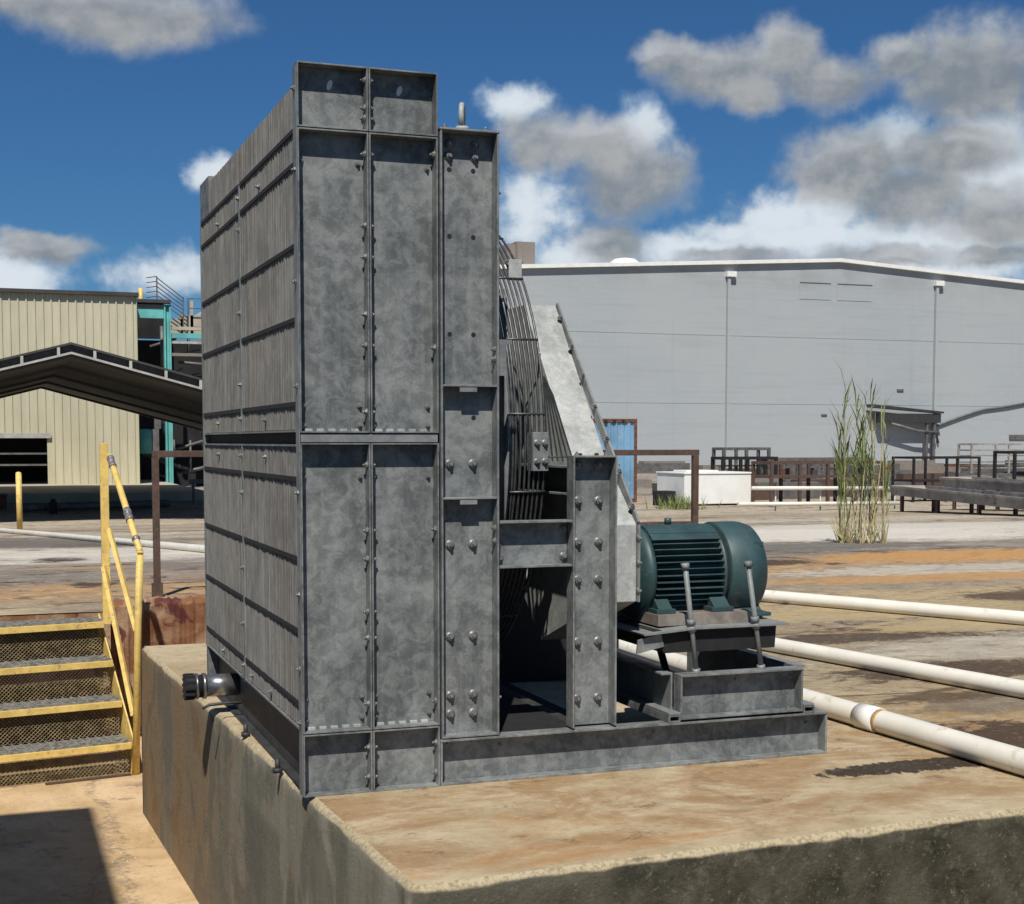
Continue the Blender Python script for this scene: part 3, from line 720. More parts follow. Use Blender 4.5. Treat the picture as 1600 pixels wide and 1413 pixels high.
# motor
AX = (0, .30, .605); m = MB()
m.lathe([(1.155, .05), (1.165, .10), (1.185, .145), (1.20, .158), (1.215, .158), (1.22, .118), (1.465, .118), (1.47, .156), (1.485, .157), (1.49, .14)], AX, seg=64)
m.tube([(1.08, .30, .605), (1.16, .30, .605)], .022, 16)
mot = m.build('motor', 'teal', mc)
m = MB()
for s_ in range(44):
    a = 2*math.pi*s_/44
    if .9 < (a % (2*math.pi)) < 2.25 and False: continue
    c_, d_ = math.cos(a), math.sin(a)
    for_r = .160
    p = [(.116, -.0028), (for_r, -.0016), (for_r, .0016), (.116, .0028)]
    q = [(AX[1]+r*c_-t*d_, AX[2]+r*d_+t*c_) for r, t in p]
    m.prism(q, 'x', 1.218, 1.468)
sub(m.build('cooling_fins', 'teal'), mot)
# smooth crown on top of the finned body and a terminal box behind
m = MB(); pts = []
for k in range(13):
    a = R(58+k*(122-58)/12); pts.append((AX[1]+math.cos(a)*.1620, AX[2]+math.sin(a)*.1620))
for k in range(12, -1, -1):
    a = R(58+k*(122-58)/12); pts.append((AX[1]+math.cos(a)*.14, AX[2]+math.sin(a)*.14))
m.prism(pts, 'x', 1.22, 1.475)
pts = []
for k in range(9):
    a = R(122.1+k*1.4); pts.append((AX[1]+math.cos(a)*.1608, AX[2]+math.sin(a)*.1608))
for k in range(8, -1, -1):
    a = R(122.1+k*1.4); pts.append((AX[1]+math.cos(a)*.14, AX[2]+math.sin(a)*.14))
m.prism(pts, 'x', 1.2205, 1.4745)
m.box(1.28, 1.42, .44, .53, .56, .70)
sub(m.build('terminal_box', 'teal'), mot)
m = MB(); m.lathe([(1.492, .145), (1.492, .1655), (1.496, .168), (1.585, .168), (1.600, .166), (1.625, .158), (1.640, .142), (1.646, .12), (1.647, 0)], AX, seg=64)
for k in range(4):
    a = R(45+90*k+8); m.box(1.59, 1.625, AX[1]+.160*math.cos(a)-.008, AX[1]+.160*math.cos(a)+.008, AX[2]+.160*math.sin(a)-.008, AX[2]+.160*math.sin(a)+.008)
sub(m.build('fan_cover', 'teal'), mot)
m = MB(); m.lathe([(1.476, .145), (1.476, .156), (1.482, .158), (1.489, .154), (1.491, .145)], AX, seg=64); sub(m.build('end_band', 'black'), mot)
def foot(x0, x1):
    f = MB(); f.box(x0, x1, .12, .48, .4815, .497)
    for s_ in (-1, 1):
        q = [(AX[1]+s_*.175, .497), (AX[1]+s_*.10, .497), (AX[1]+s_*.07, .53), (AX[1]+s_*.115, .545)]
        f.prism(q, 'x', x0+.01, x1-.01)
    sub(f.build('foot', 'teal', bevel=.002), mot)
foot(1.205, 1.275); foot(1.41, 1.49)
m = MB(); m.box(1.54, 1.63, .17, .25, .42, .475); m.prism([(.17, .475), (.25, .475), (.30, .50), (.22, .52)], 'x', 1.545, 1.625); m.box(1.58, 1.655, .155, .22, .455, .468)
sub(m.build('drain_lug', 'teal', bevel=.003), mot)
m = MB()
for zz in (.77,): m.lathe([(0, 0), (0, .012), (.02, .012), (.022, 0)], (1.33, .30, .768), 'z', 12)
sub(m.build('lifting_boss', 'teal'), mot)

MB().tube([(1.35, .52, .63), (1.35, .58, .60), (1.40, .66, .45), (1.50, .72, .30), (1.62, .80, .02)], .014, 10).build('power_conduit', 'black', mc)
# ---- all bolts: one mesh pair per size, copies as separate parts
def bolt_mesh(s):
    m = MB(); m.lathe([(0, 0), (0, 1.45*s), (.25*s, 1.45*s), (.26*s, .0)], (0, 0, 0), 'z', 14)
    hexa = [(math.cos(R(60*k))*1.0*s, math.sin(R(60*k))*1.0*s) for k in range(6)]
    m.prism(hexa, 'z', .26*s, 1.0*s); m.tube([(0, 0, 1.0*s), (0, 0, 1.75*s)], .5*s, 8)
    return m
cache = {}
bolts.sort(key=lambda t: -t[2])
rest_ = MB()
for i, (p, d, s) in enumerate(bolts):
    rot = d.normalized().to_track_quat('Z', 'Y') @ Matrix.Rotation(random.uniform(0, 1), 3, 'Z').to_quaternion()
    if i < 99:
        if s not in cache:
            o = bolt_mesh(s).build('bolt', 'bolt'); cache[s] = o
        else:
            o = cache[s].copy(); col.objects.link(o)
        o.parent = mc; o.matrix_parent_inverse = Matrix.Translation(mc.location).inverted()
        o.location = p; o.rotation_mode = 'QUATERNION'; o.rotation_quaternion = rot
    else:
        bmh = bolt_mesh(s); rest_.add([rot @ Vector(v)+p for v in bmh.v], bmh.f)
if rest_.v:
    o = rest_.build('bolts', 'bolt', mc); o['kind'] = 'stuff'

# ================================================================== PVC PIPES on the ground
def zg(y): return terr(y)
def pipe(p0, p1, r, label, ext=0, coupler=None, cat='pipe', n=10, mat='pvc', sag=.0):
    t = thing('plastic_pipe', label, cat, (p0[0], p0[1], 0), 'white pipes on the ground')
    a, c = Vector(p0), Vector(p1); pts = []
    for i in range(n+1):
        q = a.lerp(c, i/n); w_ = sag*math.sin(math.pi*i/n); pts.append((q.x+w_, q.y, zg(q.y)+r+.001))
    m = MB().tube(pts, r, 20).build('pipe_run', mat, t)
    if coupler is not None:
        q = a.lerp(c, coupler); dvec = (c-a).normalized(); u = Vector((dvec.x, dvec.y, 0))
        P = Vector((q.x, q.y, zg(q.y)+r+.001))
        MB().tube([P-u*.055, P+u*.055], r*1.13, 20).build('coupling', 'white', t)
        MB().tube([P-u*.063, P-u*.0555], r*1.03, 20).build('cement_ring', 'glue', t); MB().tube([P+u*.0555, P+u*.075], r*1.03, 20).build('cement_ring', 'glue', t)
        bb = MB(); bb.box(P.x-.04, P.x-.02, P.y, P.y+.012, P.z+r*1.0, P.z+r*1.25) if False else None
    return t
# direction lines measured on the pad
pipe((2.02, 3.0), (2.243, -1.70), .042, 'nearest white plastic pipe with a coupling, running past the beam end', coupler=.577)
pipe((2.42, 4.1), (3.42, -.95), .037, 'middle white plastic pipe behind the green motor', n=8)
pipe((3.18, 5.6), (6.2, -.45), .040, 'farthest of the three white plastic pipes right of the motor')
pipe((-2.6, 35), (2.0, 6.8), .040, 'long thin white pipe crossing the yard behind the yellow stairs')

# ================================================================== STAIRS
ROT = R(10); CX, CY = -.098, 4.33
def S(lx, ly, z=0):   # stair frame: lx to the left, ly away
    c_, s_ = math.cos(ROT), math.sin(ROT)
    return (CX-lx*c_-ly*s_, CY-lx*s_+ly*c_, z)
def sbox(m, l0, l1, y0, y1, z0, z1):
    vs = [S(a, c, e) for a in (l0, l1) for c in (y0, y1) for e in (z0, z1)]
    m.add(vs, [(0,1,3,2),(4,6,7,5),(0,4,5,1),(2,3,7,6),(0,2,6,4),(1,5,7,3)])
stt = thing('metal_stairs', 'worn yellow metal stairs with grey grating treads and mesh risers', 'stairs', S(.5, .3, LOW))
W_ = 1.15; RUN = .19
Z = [-.675, -.462, -.249, -.036]
for i in range(4):
    y0 = RUN*i
    m = MB(); sbox(m, .015, W_, y0+.004, y0+.225, Z[i]-.012, Z[i]-.002)
    for k in range(24): sbox(m, .016+k*.047, .016+k*.047+.010, y0+.006, y0+.223, Z[i]-.002, Z[i]+.005)
    for k in range(7): sbox(m, .015, W_, y0+.008+k*.031, y0+.014+k*.031, Z[i]-.0018, Z[i]+.003)
    tr = m.build('tread', 'tread', stt)
    m = MB(); sbox(m, .012, W_, y0-.010, y0+.0035, Z[i]-.044, Z[i]-.006); sub(m.build('nosing', 'yellow', bevel=.002), tr)
    # expanded metal riser
    m = MB(); zl = (Z[i-1] if i else LOW)+.01; zh = Z[i]-.045; yy = y0+.03; st_ = .024; hh = zh-zl
    k = int(W_/st_)+1; rows = max(3, int(hh/.011))
    for r_ in range(rows+1):
        pa = []
        zc = zl+hh*r_/rows
        for q in range(k*2+1):
            pa.append(S(.02+min(W_-.03, q*st_/2), yy, zc+(hh/rows/2)*(1 if (q+r_) % 2 else -1)*.95))
        m.tube(pa, .0019, 4, cap=False)
    m.build('riser_mesh', 'mesh', stt)
m = MB(); sbox(m, -.2+.205, W_, RUN*4-.02, RUN*4+.06, -.05, -.036); m.build('landing', 'tread', stt)
for lx in (-.004, W_):
    m = MB()
    q = [(-.01, -.74), (-.01, -.68), (RUN*4, .0), (RUN*4, -.12), (.10, LOW+.005), (-.01, LOW+.005)]
    vs = [S(lx-.003, a, e) for a, e in q]+[S(lx+.006, a, e) for a, e in q]; n = len(q)
    m.add(vs, [tuple(range(n)), tuple(range(2*n-1, n-1, -1))]+[(i, i+n, (i+1) % n+n, (i+1) % n) for i in range(n)])
    m.build('stringer', 'yellow' if lx < 1 else 'brown', stt)
m = MB(); sbox(m, .02, W_-.01, RUN*4-.05, RUN*4-.04, LOW, -.052); m.build('shade_plate', 'brown', stt)  # added dark plate standing in for the shaded wall behind the risers
# side mesh on the right end
for i in range(4):
    m = MB()
    for k in range(9):
        z0 = Z[i]-.20+k*.022; m.tube([S(.05, RUN*i+.03, z0), S(.11, RUN*i+.035, z0+.03), S(.05, RUN*i+.04, z0+.045)], .0035, 4)
    m.build('side_mesh', 'mesh', stt)
m = MB(); sbox(m, .0, .9, .045, .06, LOW+.04, LOW+.055); sbox(m, .02, .5, -.03, .0, LOW+.002, LOW+.01); m.build('kick_bar', 'brown', stt)
# handrail
hr = thing('stair_handrail', 'scuffed yellow handrail with grey tape beside the metal stairs', 'handrail', (-.19, 4.88, 0))
m = MB(); m.box(-.213, -.165, 4.880, 4.886, -.06, 1.04); m.box(-.213, -.207, 4.886, 4.93, -.06, 1.04); m.build('post', 'yellow', hr, bevel=.002)
MB().tube([(-.042, 4.32, .425), (-.060, 4.32, .0), (-.088, 4.32, LOW)], .021, 14).build('post', 'yellow', hr)
MB().tube([(-.158, 4.868, .965), (-.045, 4.32, .43), (-.042, 4.315, .405)], .019, 12).build('top_rail', 'yellow', hr)
for a, c in (((-.168, 4.87, .52), (-.068, 4.345, -.04)), ((-.205, 4.875, .29), (-.094, 4.335, -.53))):
    MB().tube([a, c], .017, 4).build('mid_rail', 'yellow', hr)
m = MB(); a, c = Vector((-.158, 4.868, .965)), Vector((-.045, 4.32, .43))
for t0, t1 in ((.02, .13), (.58, .70), (.87, .91)):
    k = 7; m = MB().tube([a.lerp(c, t0+(t1-t0)*q/k) for q in range(k+1)], [random.uniform(.0198, .0255) for q in range(k+1)], 10)
    m.build('tape_wrap', 'tape', hr)

# brown pipe railing on the yard behind the machine
br = thing('pipe_railing', 'brown rusty steel railing behind the cooler and motor', 'railing', (2, 5.75, 0))
def bar(m, x0, x1, y, z0, z1, t=.022): m.box(x0, x1, y-t, y+t, z0, z1)
m = MB(); bar(m, .186, 4.262, 5.75, .945, .988); m.build('top_rail', 'brown', br, bevel=.003)
m = MB(); bar(m, .6, 4.21, 5.75, .40, .44, .018); m.build('mid_rail', 'brown', br)
for xx in (.205, 1.55, 2.9, 4.236):
    m = MB(); bar(m, xx-.022, xx+.022, 5.75, 0.0, .944, .021); m.box(xx-.035, xx+.035, 5.72, 5.78, 0, .10); m.build('post', 'brown', br)
# small yellow bollard in the yard
m = MB(); m.tube([(-.28, 25, terr(25)), (-.28, 25, .43)], .055, 14); m.lathe([(.43, .056), (.46, .045), (.475, 0)], (-.28, 25, 0), 'z', 14)
tag(m.build('bollard', 'yellow'), 'slim yellow bollard in the yard left of the stairs', 'bollard')

# ================================================================== LEFT BACKGROUND
BY = 54.0
bb = thing('beige_building', 'tall beige ribbed metal building with a dark loading opening', 'building', (-2, BY+5, -.9))
def ribbed(x0, x1, z0, z1, Y=BY, pitch=.30):
    prof = []; x = x0
    while x < x1-1e-6:
        xe = min(x+pitch, x1); prof += [(x, Y), (x+(xe-x)*.70, Y), (x+(xe-x)*.78, Y-.05), (x+(xe-x)*.92, Y-.05)]; x = xe
    prof.append((x1, Y)); n = len(prof)
    return MB().add([(a, c, z0) for a, c in prof]+[(a, c, z1) for a, c in prof], [(i, i+1, i+1+n, i+n) for i in range(n-1)])
m = ribbed(-12.14, 4.80, 1.17, 6.66); m.build('wall', 'siding', bb)
m = ribbed(1.36, 4.80, -.62, 1.168); m.build('wall', 'siding', bb)
m = MB(); m.box(-12, 4.80, BY+.4, BY+14, -.6, 6.6); m.box(4.70, 4.80, BY+.01, BY+.4, -.6, 6.6); m.build('wall', 'siding', bb) if False else None
m = MB(); m.box(4.72, 4.795, BY+.01, BY+14, -.6, 6.65); m.box(-12, 4.72, BY+13.9, BY+14, -.6, 6.65); m.build('wall', 'siding', bb)
m = MB(); m.box(-12, 4.7, BY+5, BY+5.2, -.62, 6.5); m.build('inner_wall', 'interior', bb)
m = MB(); m.box(-12, 4.86, BY-.2, BY+14, 6.66, 6.80); m.box(4.861, 6.3, 55.7, 56.15, 6.61, 6.74); m.build('roof', 'roof_dark', bb)
m = MB(); m.box(-6, 1.50, BY-.12, BY-.051, 1.18, 1.36); m.build('door_track', 'trim_light', bb)
for zz in (.55, .12):
    m = MB(); m.box(-6, 1.36, BY+.15, BY+.22, zz, zz+.07); m.build('door_rail', 'steel_grey', bb)
m = MB(); m.box(-12, 4.8, BY-.06, BY+.3, -.72, -.622); m.build('sill', 'steel_grey', bb)
m = MB(); m.box(-14, 6.05, 44, BY+14, -.9, -.60); tag(m.build('loading_dock', 'dock'), 'low pale concrete loading dock below the beige building', 'loading dock')
# canopy
cn = thing('canopy_roof', 'dark gabled canopy roof in front of the beige building', 'canopy', (.7, 32, -.9))
RX, RZ, SL = 1.04, 3.29, .265
def gab(x, dz=0): return RZ-abs(x-RX)*SL+dz
xs = [-4.8, RX, 6.7]
def gable_shell(m, dz0, dz1, y0, y1):
    q = [(x, gab(x, dz0)) for x in xs]+[(x, gab(x, dz1)) for x in xs[::-1]]
    m.prism(q, 'y', y0, y1)
m = MB(); gable_shell(m, -.02, .03, 30.6, 50); m.build('roof_sheet', 'roof_dark', cn)
m = MB(); gable_shell(m, -.20, -.021, 30.72, 30.75); m.build('fascia_panel', 'dark_steel', cn)
m = MB(); gable_shell(m, -.24, -.19, 30.56, 30.66); m.build('fascia_rail', 'trim_light', cn)
m = MB()
for k in range(-4, 5):
    x = RX+k*.80-.28; z = gab(x); m.box(x-.032, x+.032, 30.6, 30.66, z-.19, z-.02)
m.build('fascia_bracket', 'trim_light', cn)
m = MB(); gable_shell(m, -.30, -.241, 30.8, 50); m.build('soffit', 'roof_dark', cn)
m = MB()
for yy in (35, 40, 45, 49.8): gable_shell(m, -.37, -.302, yy, yy+.12)
m.build('rafter', 'dark_steel', cn)
for xx in (-4.6, 6.4):
    for yy in (32, 42):
        m = MB(); m.box(xx-.08, xx+.08, yy, yy+.16, terr(yy), gab(xx, -.31)); m.build('post', 'dark_steel', cn)
# turquoise process structure beside the building
tq = thing('process_structure', 'dark process plant with turquoise columns and roof walkway', 'industrial structure', (8, 58, -.9))
for xx, w_ in ((6.02, .28), (9.3, .28)):
    m = MB(); m.box(xx, xx+.07, 55.8, 56.1, -.9, 6.55); m.box(xx+w_-.07, xx+w_, 55.8, 56.1, -.9, 6.55); m.box(xx+.07, xx+w_-.07, 55.92, 55.98, -.9, 6.55); m.build('column', 'teal_paint', tq)
m = MB(); m.box(4.82, 6.01, 55.8, 56.0, 6.0, 6.42); m.build('beam', 'teal_paint', tq)
m = MB(); m.box(4.82, 6.01, 55.75, 56.0, 6.421, 6.60); m.build('beam', 'interior', tq)
for z0, z1, mt in ((5.55, 5.68, 'dock'), (5.22, 5.42, 'teal_paint'), (5.0, 5.1, 'trim_light'), (4.50, 4.62, 'tan_steel')):
    m = MB(); m.box(6.32, 12, 55.7, 55.9, z0, z1); m.build('beam', mt, tq)
m = MB(); m.box(4.82, 14, 60, 60.2, -.9, 5.4); m.box(4.82, 6.45, 59, 59.2, 5.401, 6.6); m.build('backing', 'interior', tq)
m = MB()
for k in range(26):
    x = random.uniform(4.9, 9.5); z = random.uniform(-.4, 5.2); L = random.uniform(.4, 1.6)
    y_ = random.uniform(57, 59)
    if random.random() < .5: m.tube([(x, y_, z), (x+L, y_, z+random.uniform(-.5, .5))], random.uniform(.04, .1), 6)
    else: m.tube([(x, y_, z), (x, y_, z+L*1.2)], random.uniform(.04, .12), 6)
m.build('pipework', 'steel_grey', tq)['kind'] = 'stuff'
m = MB(); m.lathe([(0, .0), (0, .33), (.9, .33), (1.0, .2), (1.02, 0)], (5.35, 57, .55), 'z', 16); m.build('tank', M['teal_paint'], tq)
m = MB(); m.box(5.45, 5.72, 55.5, 55.7, .35, 1.55); m.box(5.55, 5.80, 55.5, 55.7, 1.56, 2.1); m.build('control_box', 'steel_grey', tq)
m = MB(); m.box(6.35, 7.0, 57.5, 58.4, 5.5, 6.15); m.box(7.3, 7.42, 57.5, 57.6, 5.5, 6.9); m.box(6.9, 8.6, 57.5, 58.4, 5.5, 6.3); m.build('vessel', 'dock', tq)
m = MB()
for k in range(6):
    m.tube([(5.9+.0*k, 57, 7.75-.18*k), (6.95, 57, 6.95-.16*k)], .022, 5)
for x, z0, z1 in ((5.9, 6.7, 7.8), (6.95, 5.6, 7.0), (7.15, 5.6, 6.95), (7.9, 5.6, 6.95)):
    m.tube([(x, 57, z0), (x, 57, z1)], .03, 5)
for zz in (6.95, 6.55): m.tube([(7.15, 57, zz), (8.6, 57, zz)], .022, 5)
for k in range(5): m.tube([(5.5, 57.2, 7.75-.2*k), (5.9, 57, 7.8-.2*k)], .02, 5)
m.build('walkway_rail', 'steel_grey', tq)
m = MB(); m.lathe([(6.8, .09), (7.3, .09), (7.31, 0)], (5.25, 57, 0), 'z', 10); m.build('vent_stack', 'yellow', tq)
# clutter in front of the dock
m = MB(); m.tube([(.05, 38, -.78), (4.2, 39.5, -.78)], .11, 12); m.box(.6, .62, 37.9, 38.1, -.9, -.7)
tag(m.build('steel_pipe', 'steel_grey'), 'grey steel pipe lying in front of the loading dock', 'pipe')
m = MB(); m.box(.72, .92, 36.6, 36.9, -.9, -.58); m.box(.76, .88, 36.6, 36.9, -.579, -.5); tag(m.build('valve_box', 'black'), 'small black valve box beside the grey pipe at the dock', 'valve box')
m = MB()
for k in range(3): m.box(-1.9, -.32, 40+k*.25, 40.12+k*.25, -.9, -.55)
m.box(-1.9, -.3, 39.95, 40.7, -.549, -.48)
tag(m.build('pallet', 'rust'), 'dark red low pallet at the far left of the yard', 'pallet')
t = thing('steel_trestle', 'grey steel trestle under the dark process plant', 'trestle', (5.4, 41, -.9))
m = MB(); m.box(5.0, 6.2, 41, 41.3, -.25, -.12); m.build('top_bar', 'steel_grey', t)
for xx in (5.1, 5.5, 6.0):
    m = MB(); m.box(xx, xx+.08, 41.1, 41.2, -.9, -.251); m.build('leg', 'steel_grey', t)

# ================================================================== RIGHT BACKGROUND
WY = 95.0
wh = thing('warehouse', 'large plain grey block warehouse with white roof edge', 'warehouse', (62, WY+20, -.9))
RXW = 62.6
def wz(x): return 15.12-abs(x-RXW)*.0595
XL, XR = 18, 110
q = [(XL, -.95), (XR, -.95), (XR, wz(XR)), (RXW, wz(RXW)), (XL, wz(XL))]
MB().prism(q, 'y', WY, WY+40).build('wall', 'warehouse', wh)
q = [(XL-.3, wz(XL)+.0), (RXW, wz(RXW)+.0), (XR+.3, wz(XR)+.0), (XR+.3, wz(XR)+.28), (RXW, wz(RXW)+.28), (XL-.3, wz(XL)+.28)]
MB().prism(q, 'y', WY-.35, WY+40.2).build('roof', 'white', wh)
for xx, zt in ((52.8, 13.6), (71.75, 13.6)):
    m = MB(); m.box(xx-.12, xx+.12, WY-.28, WY-.03, -.9, zt); dp = m.build('downpipe', 'steel_grey' if False else 'warehouse', wh)
    m = MB(); m.box(xx-.25, xx+.55, WY-.4, WY-.02, zt+.001, zt+.4); sub(m.build('rain_head', 'white'), dp)
for x0, x1 in ((59.1, 61.9), (62.5, 65.7)):
    m = MB(); m.box(x0, x1, WY-.03, WY-.002, 12.15, 13.45); pn = m.build('vent_panel', 'warehouse', wh)
    m = MB(); m.box(x0, x1, WY-.10, WY-.061, 13.46, 13.54); sub(m.build('hood', 'warehouse'), pn)
for zz in (9.15, 3.95):
    m = MB(); m.box(XL, XR, WY-.018, WY-.002, zz, zz+.06); m.build('course_line', 'warehouse', wh)
m = MB(); m.box(68.2, 68.8, WY-.1, WY, 5.1, 5.25); m.box(61.2, 61.7, WY-.1, WY, 3.1, 3.2); m.box(79.3, 81.0, WY-.1, WY, 1.2, 1.6); m.build('wall_fixture', 'steel_grey', wh)
m = MB(); m.box(35.6, 36.25, WY+2, WY+4, 13.9, 15.6); m.box(36.26, 37.7, WY+1.8, WY+4, 13.95, 15.75); m.box(36.3, 36.7, WY+1.7, WY+1.79, 14.3, 15.3)
tag(m.build('roof_unit', 'tan_steel'), 'brown box shaped unit on the warehouse roof left end', 'roof unit')
m = MB(); m.lathe([(0, 1.3), (.35, 1.2), (.65, .8), (.78, 0)], (44.6, WY+1.0, wz(44.6)+.0), 'z', 24)
tag(m.build('roof_dome', 'white'), 'small white dome on the warehouse roof edge', 'roof dome')
# awning with posts and cable
aw = thing('wall_awning', 'small dark awning on the warehouse wall beside the downpipe', 'awning', (68.5, WY-1.5, -.9))
m = MB(); m.prism([(65.2, 3.75), (71.9, 3.3), (71.9, 3.45), (65.2, 4.0)], 'y', WY-1.2, WY-.3); m.box(66.0, 71.7, WY-1.1, WY-.3, 2.55, 3.28); m.build('roof', 'dark_steel', aw)
MB().tube([(67.0, WY-1, 2.5), (69.5, WY-1, 1.9), (71.6, WY-1, 1.75)], .12, 8).build('arm', 'steel_grey', aw)
for xx in (70.4, 71.1): m = MB(); m.box(xx, xx+.18, WY-1.0, WY-.8, -.95, 2.549); m.build('post', 'steel_grey', aw)
m = MB(); m.tube([(72.2, WY-.14, .9), (72.0, WY-.14, 1.6), (71.7, WY-.14, 2.2), (72.6, WY-.14, 2.5), (74.5, WY-.14, 3.1), (76.5, WY-.14, 3.65), (79, WY-.14, 3.95), (82, WY-.14, 4.45), (90, WY-.14, 4.8)], .09, 8)
tag(m.build('cable', 'steel_grey'), 'black cable running right from the awning along the grey wall', 'cable')

# blue container
ct = thing('shipping_container', 'faded blue shipping container with rusty frame near the warehouse', 'container', (17, 38.5, -.9))
x0, x1 = 15.9, 18.75
prof = []; x = x0
while x < x1-.12: prof += [(x, 38.02), (x+.09, 38.02), (x+.12, 38.06), (x+.20, 38.06)]; x += .23
prof.append((x1-.1, 38.02)); n = len(prof)
MB().add([(a, c, -.78) for a, c in prof]+[(a, c, 1.66) for a, c in prof], [(i, i+1, i+1+n, i+n) for i in range(n-1)]).build('side_wall', 'blue', ct)
m = MB(); m.box(x0, x1, 38.0, 38.1, 1.66, 1.77); m.box(x0, x1, 38.0, 38.1, -.9, -.78); m.box(x1-.10, x1, 38.0, 38.1, -.779, 1.659); m.box(x0, x1, 38.11, 44, 1.68, 1.75); m.box(x1-.02, x1-.001, 38.11, 44, -.8, 1.67); m.build('frame', 'rust', ct)
for xx in (17.3, 17.6, 17.9, 18.2): MB().box(xx, xx+.10, 37.98, 38.0, 1.63, 1.73).build('lashing_ring', 'black', ct)
# white tank box
wb = thing('white_tank', 'low white rectangular tank standing on the pale yard', 'tank', (20, 35.5, -.9))
m = MB(); m.box(18.93, 21.35, 35.0, 36.9, -.85, .06); m.build('body', 'white', wb, bevel=.02)
m = MB(); m.box(18.90, 21.37, 34.97, 36.93, .061, .11); m.box(19.2, 20.3, 35.4, 36.3, .111, .17); m.build('lid', 'white', wb, bevel=.01)
m = MB(); m.box(19.0, 21.3, 35.05, 36.8, -.92, -.851); m.build('skid', 'black', wb)
m = MB(); m.box(18.3, 18.8, 35.3, 35.9, -.9, -.45); tag(m.build('black_crate', 'black', bevel=.02), 'small black crate left of the white tank', 'crate')

# racks, tables and stock along the warehouse
def rack(name, label, x0, x1, Y, z1, mat, nleg=3, dep=1.2, shelf=(), t=.05, z0=None, group='steel racks along the warehouse', cat='rack'):
    z0 = terr(Y) if z0 is None else z0
    r = thing(name, label, cat, ((x0+x1)/2, Y+dep/2, z0), group)
    m = MB(); m.box(x0, x1, Y, Y+2*t, z1-2*t, z1); m.box(x0, x1, Y+dep-2*t, Y+dep, z1-2*t, z1)
    for s_ in (x0, x1-2*t): m.box(s_, s_+2*t, Y+2*t, Y+dep-2*t, z1-2*t, z1)
    m.build('top_frame', mat, r)
    for k in range(nleg):
        xx = x0+(x1-x0-2*t)*k/(nleg-1)
        for yy in (Y, Y+dep-2*t): MB().box(xx, xx+2*t, yy, yy+2*t, z0, z1-2*t-.001).build('leg', mat, r)
    for sz in shelf:
        MB().box(x0+2*t+.002, x1-2*t-.002, Y+.02, Y+dep-.02, sz, sz+.06).build('shelf', mat, r)
    return r
rack('steel_rack', 'tall open grey rack behind the white tank', 33.7, 36.4, 60, .75, 'steel_grey', 3, shelf=(-.2,), t=.07)
rack('steel_rack', 'low black rack frame left of the tall grey rack', 32.9, 36.0, 58.6, .30, 'black', 4, t=.07)
rack('steel_rack', 'long low grey rack right of the tall open one', 36.5, 42.5, 60, .22, 'steel_grey', 5, shelf=(-.3,), t=.08)
rack('steel_table', 'brown rusty steel table behind the reeds', 21.2, 25.2, 33.8, .45, 'brown', 5, shelf=(-.05,), t=.045, cat='table')
rack('steel_table', 'black narrow steel table between reeds and troughs', 27.1, 29.7, 35, .56, 'black', 3, shelf=(-.25,), t=.035, cat='table')
rack('steel_rack', 'stacked grey rack at the far right against the wall', 48.6, 56, 60, .95, 'trough', 4, shelf=(.55, .25, -.1, -.4), t=.05)
rack('steel_rack', 'black open box frame at the right edge below the wall', 34.3, 36.2, 39, .70, 'black', 2, t=.05)
for k, (zz, lab) in enumerate(((-.20, 'upper cream pipe on stands beside the reeds'), (-.62, 'lower cream pipe beside the reeds'))):
    m = MB(); m.tube([(18.4 if k == 0 else 18.0, 30, zz), (23.2, 30, zz-.05)], .055, 10)
    for xx in (19.2, 20.6, 22.1, 23.0): m.tube([(xx, 30.1, terr(30.1)), (xx, 30.1, zz-.05)], .02, 6)
    tag(m.build('cream_pipe', 'pvc'), lab, 'pipe')
m = MB()
random.seed(11)
for k in range(46):
    x = random.uniform(36, 62); y_ = random.uniform(62, 78); L = random.uniform(1, 4); h = random.uniform(.2, .9)
    m.box(x, x+L, y_, y_+.8, -.9, -.9+h, random.choice((0, 1, 2)))
tag(m.build('scrap_stock', ['steel_grey', 'tan_steel', 'rust']), 'scattered low scrap metal and timber at the foot of the grey wall', 'scrap', kind='stuff')
m = MB()
for k in range(110):
    x = random.uniform(22, 48); y_ = random.uniform(37, 56); L = random.uniform(.5, 2.2); h = random.uniform(.1, .6)
    m.box(x, x+L, y_, y_+.5, -.9, -.9+h, random.choice((0, 1, 2)))
tag(m.build('scrap_stock', ['steel_grey', 'tan_steel', 'brown']), 'low scrap pieces lying in the yard beyond the brown table and troughs', 'scrap', kind='stuff')
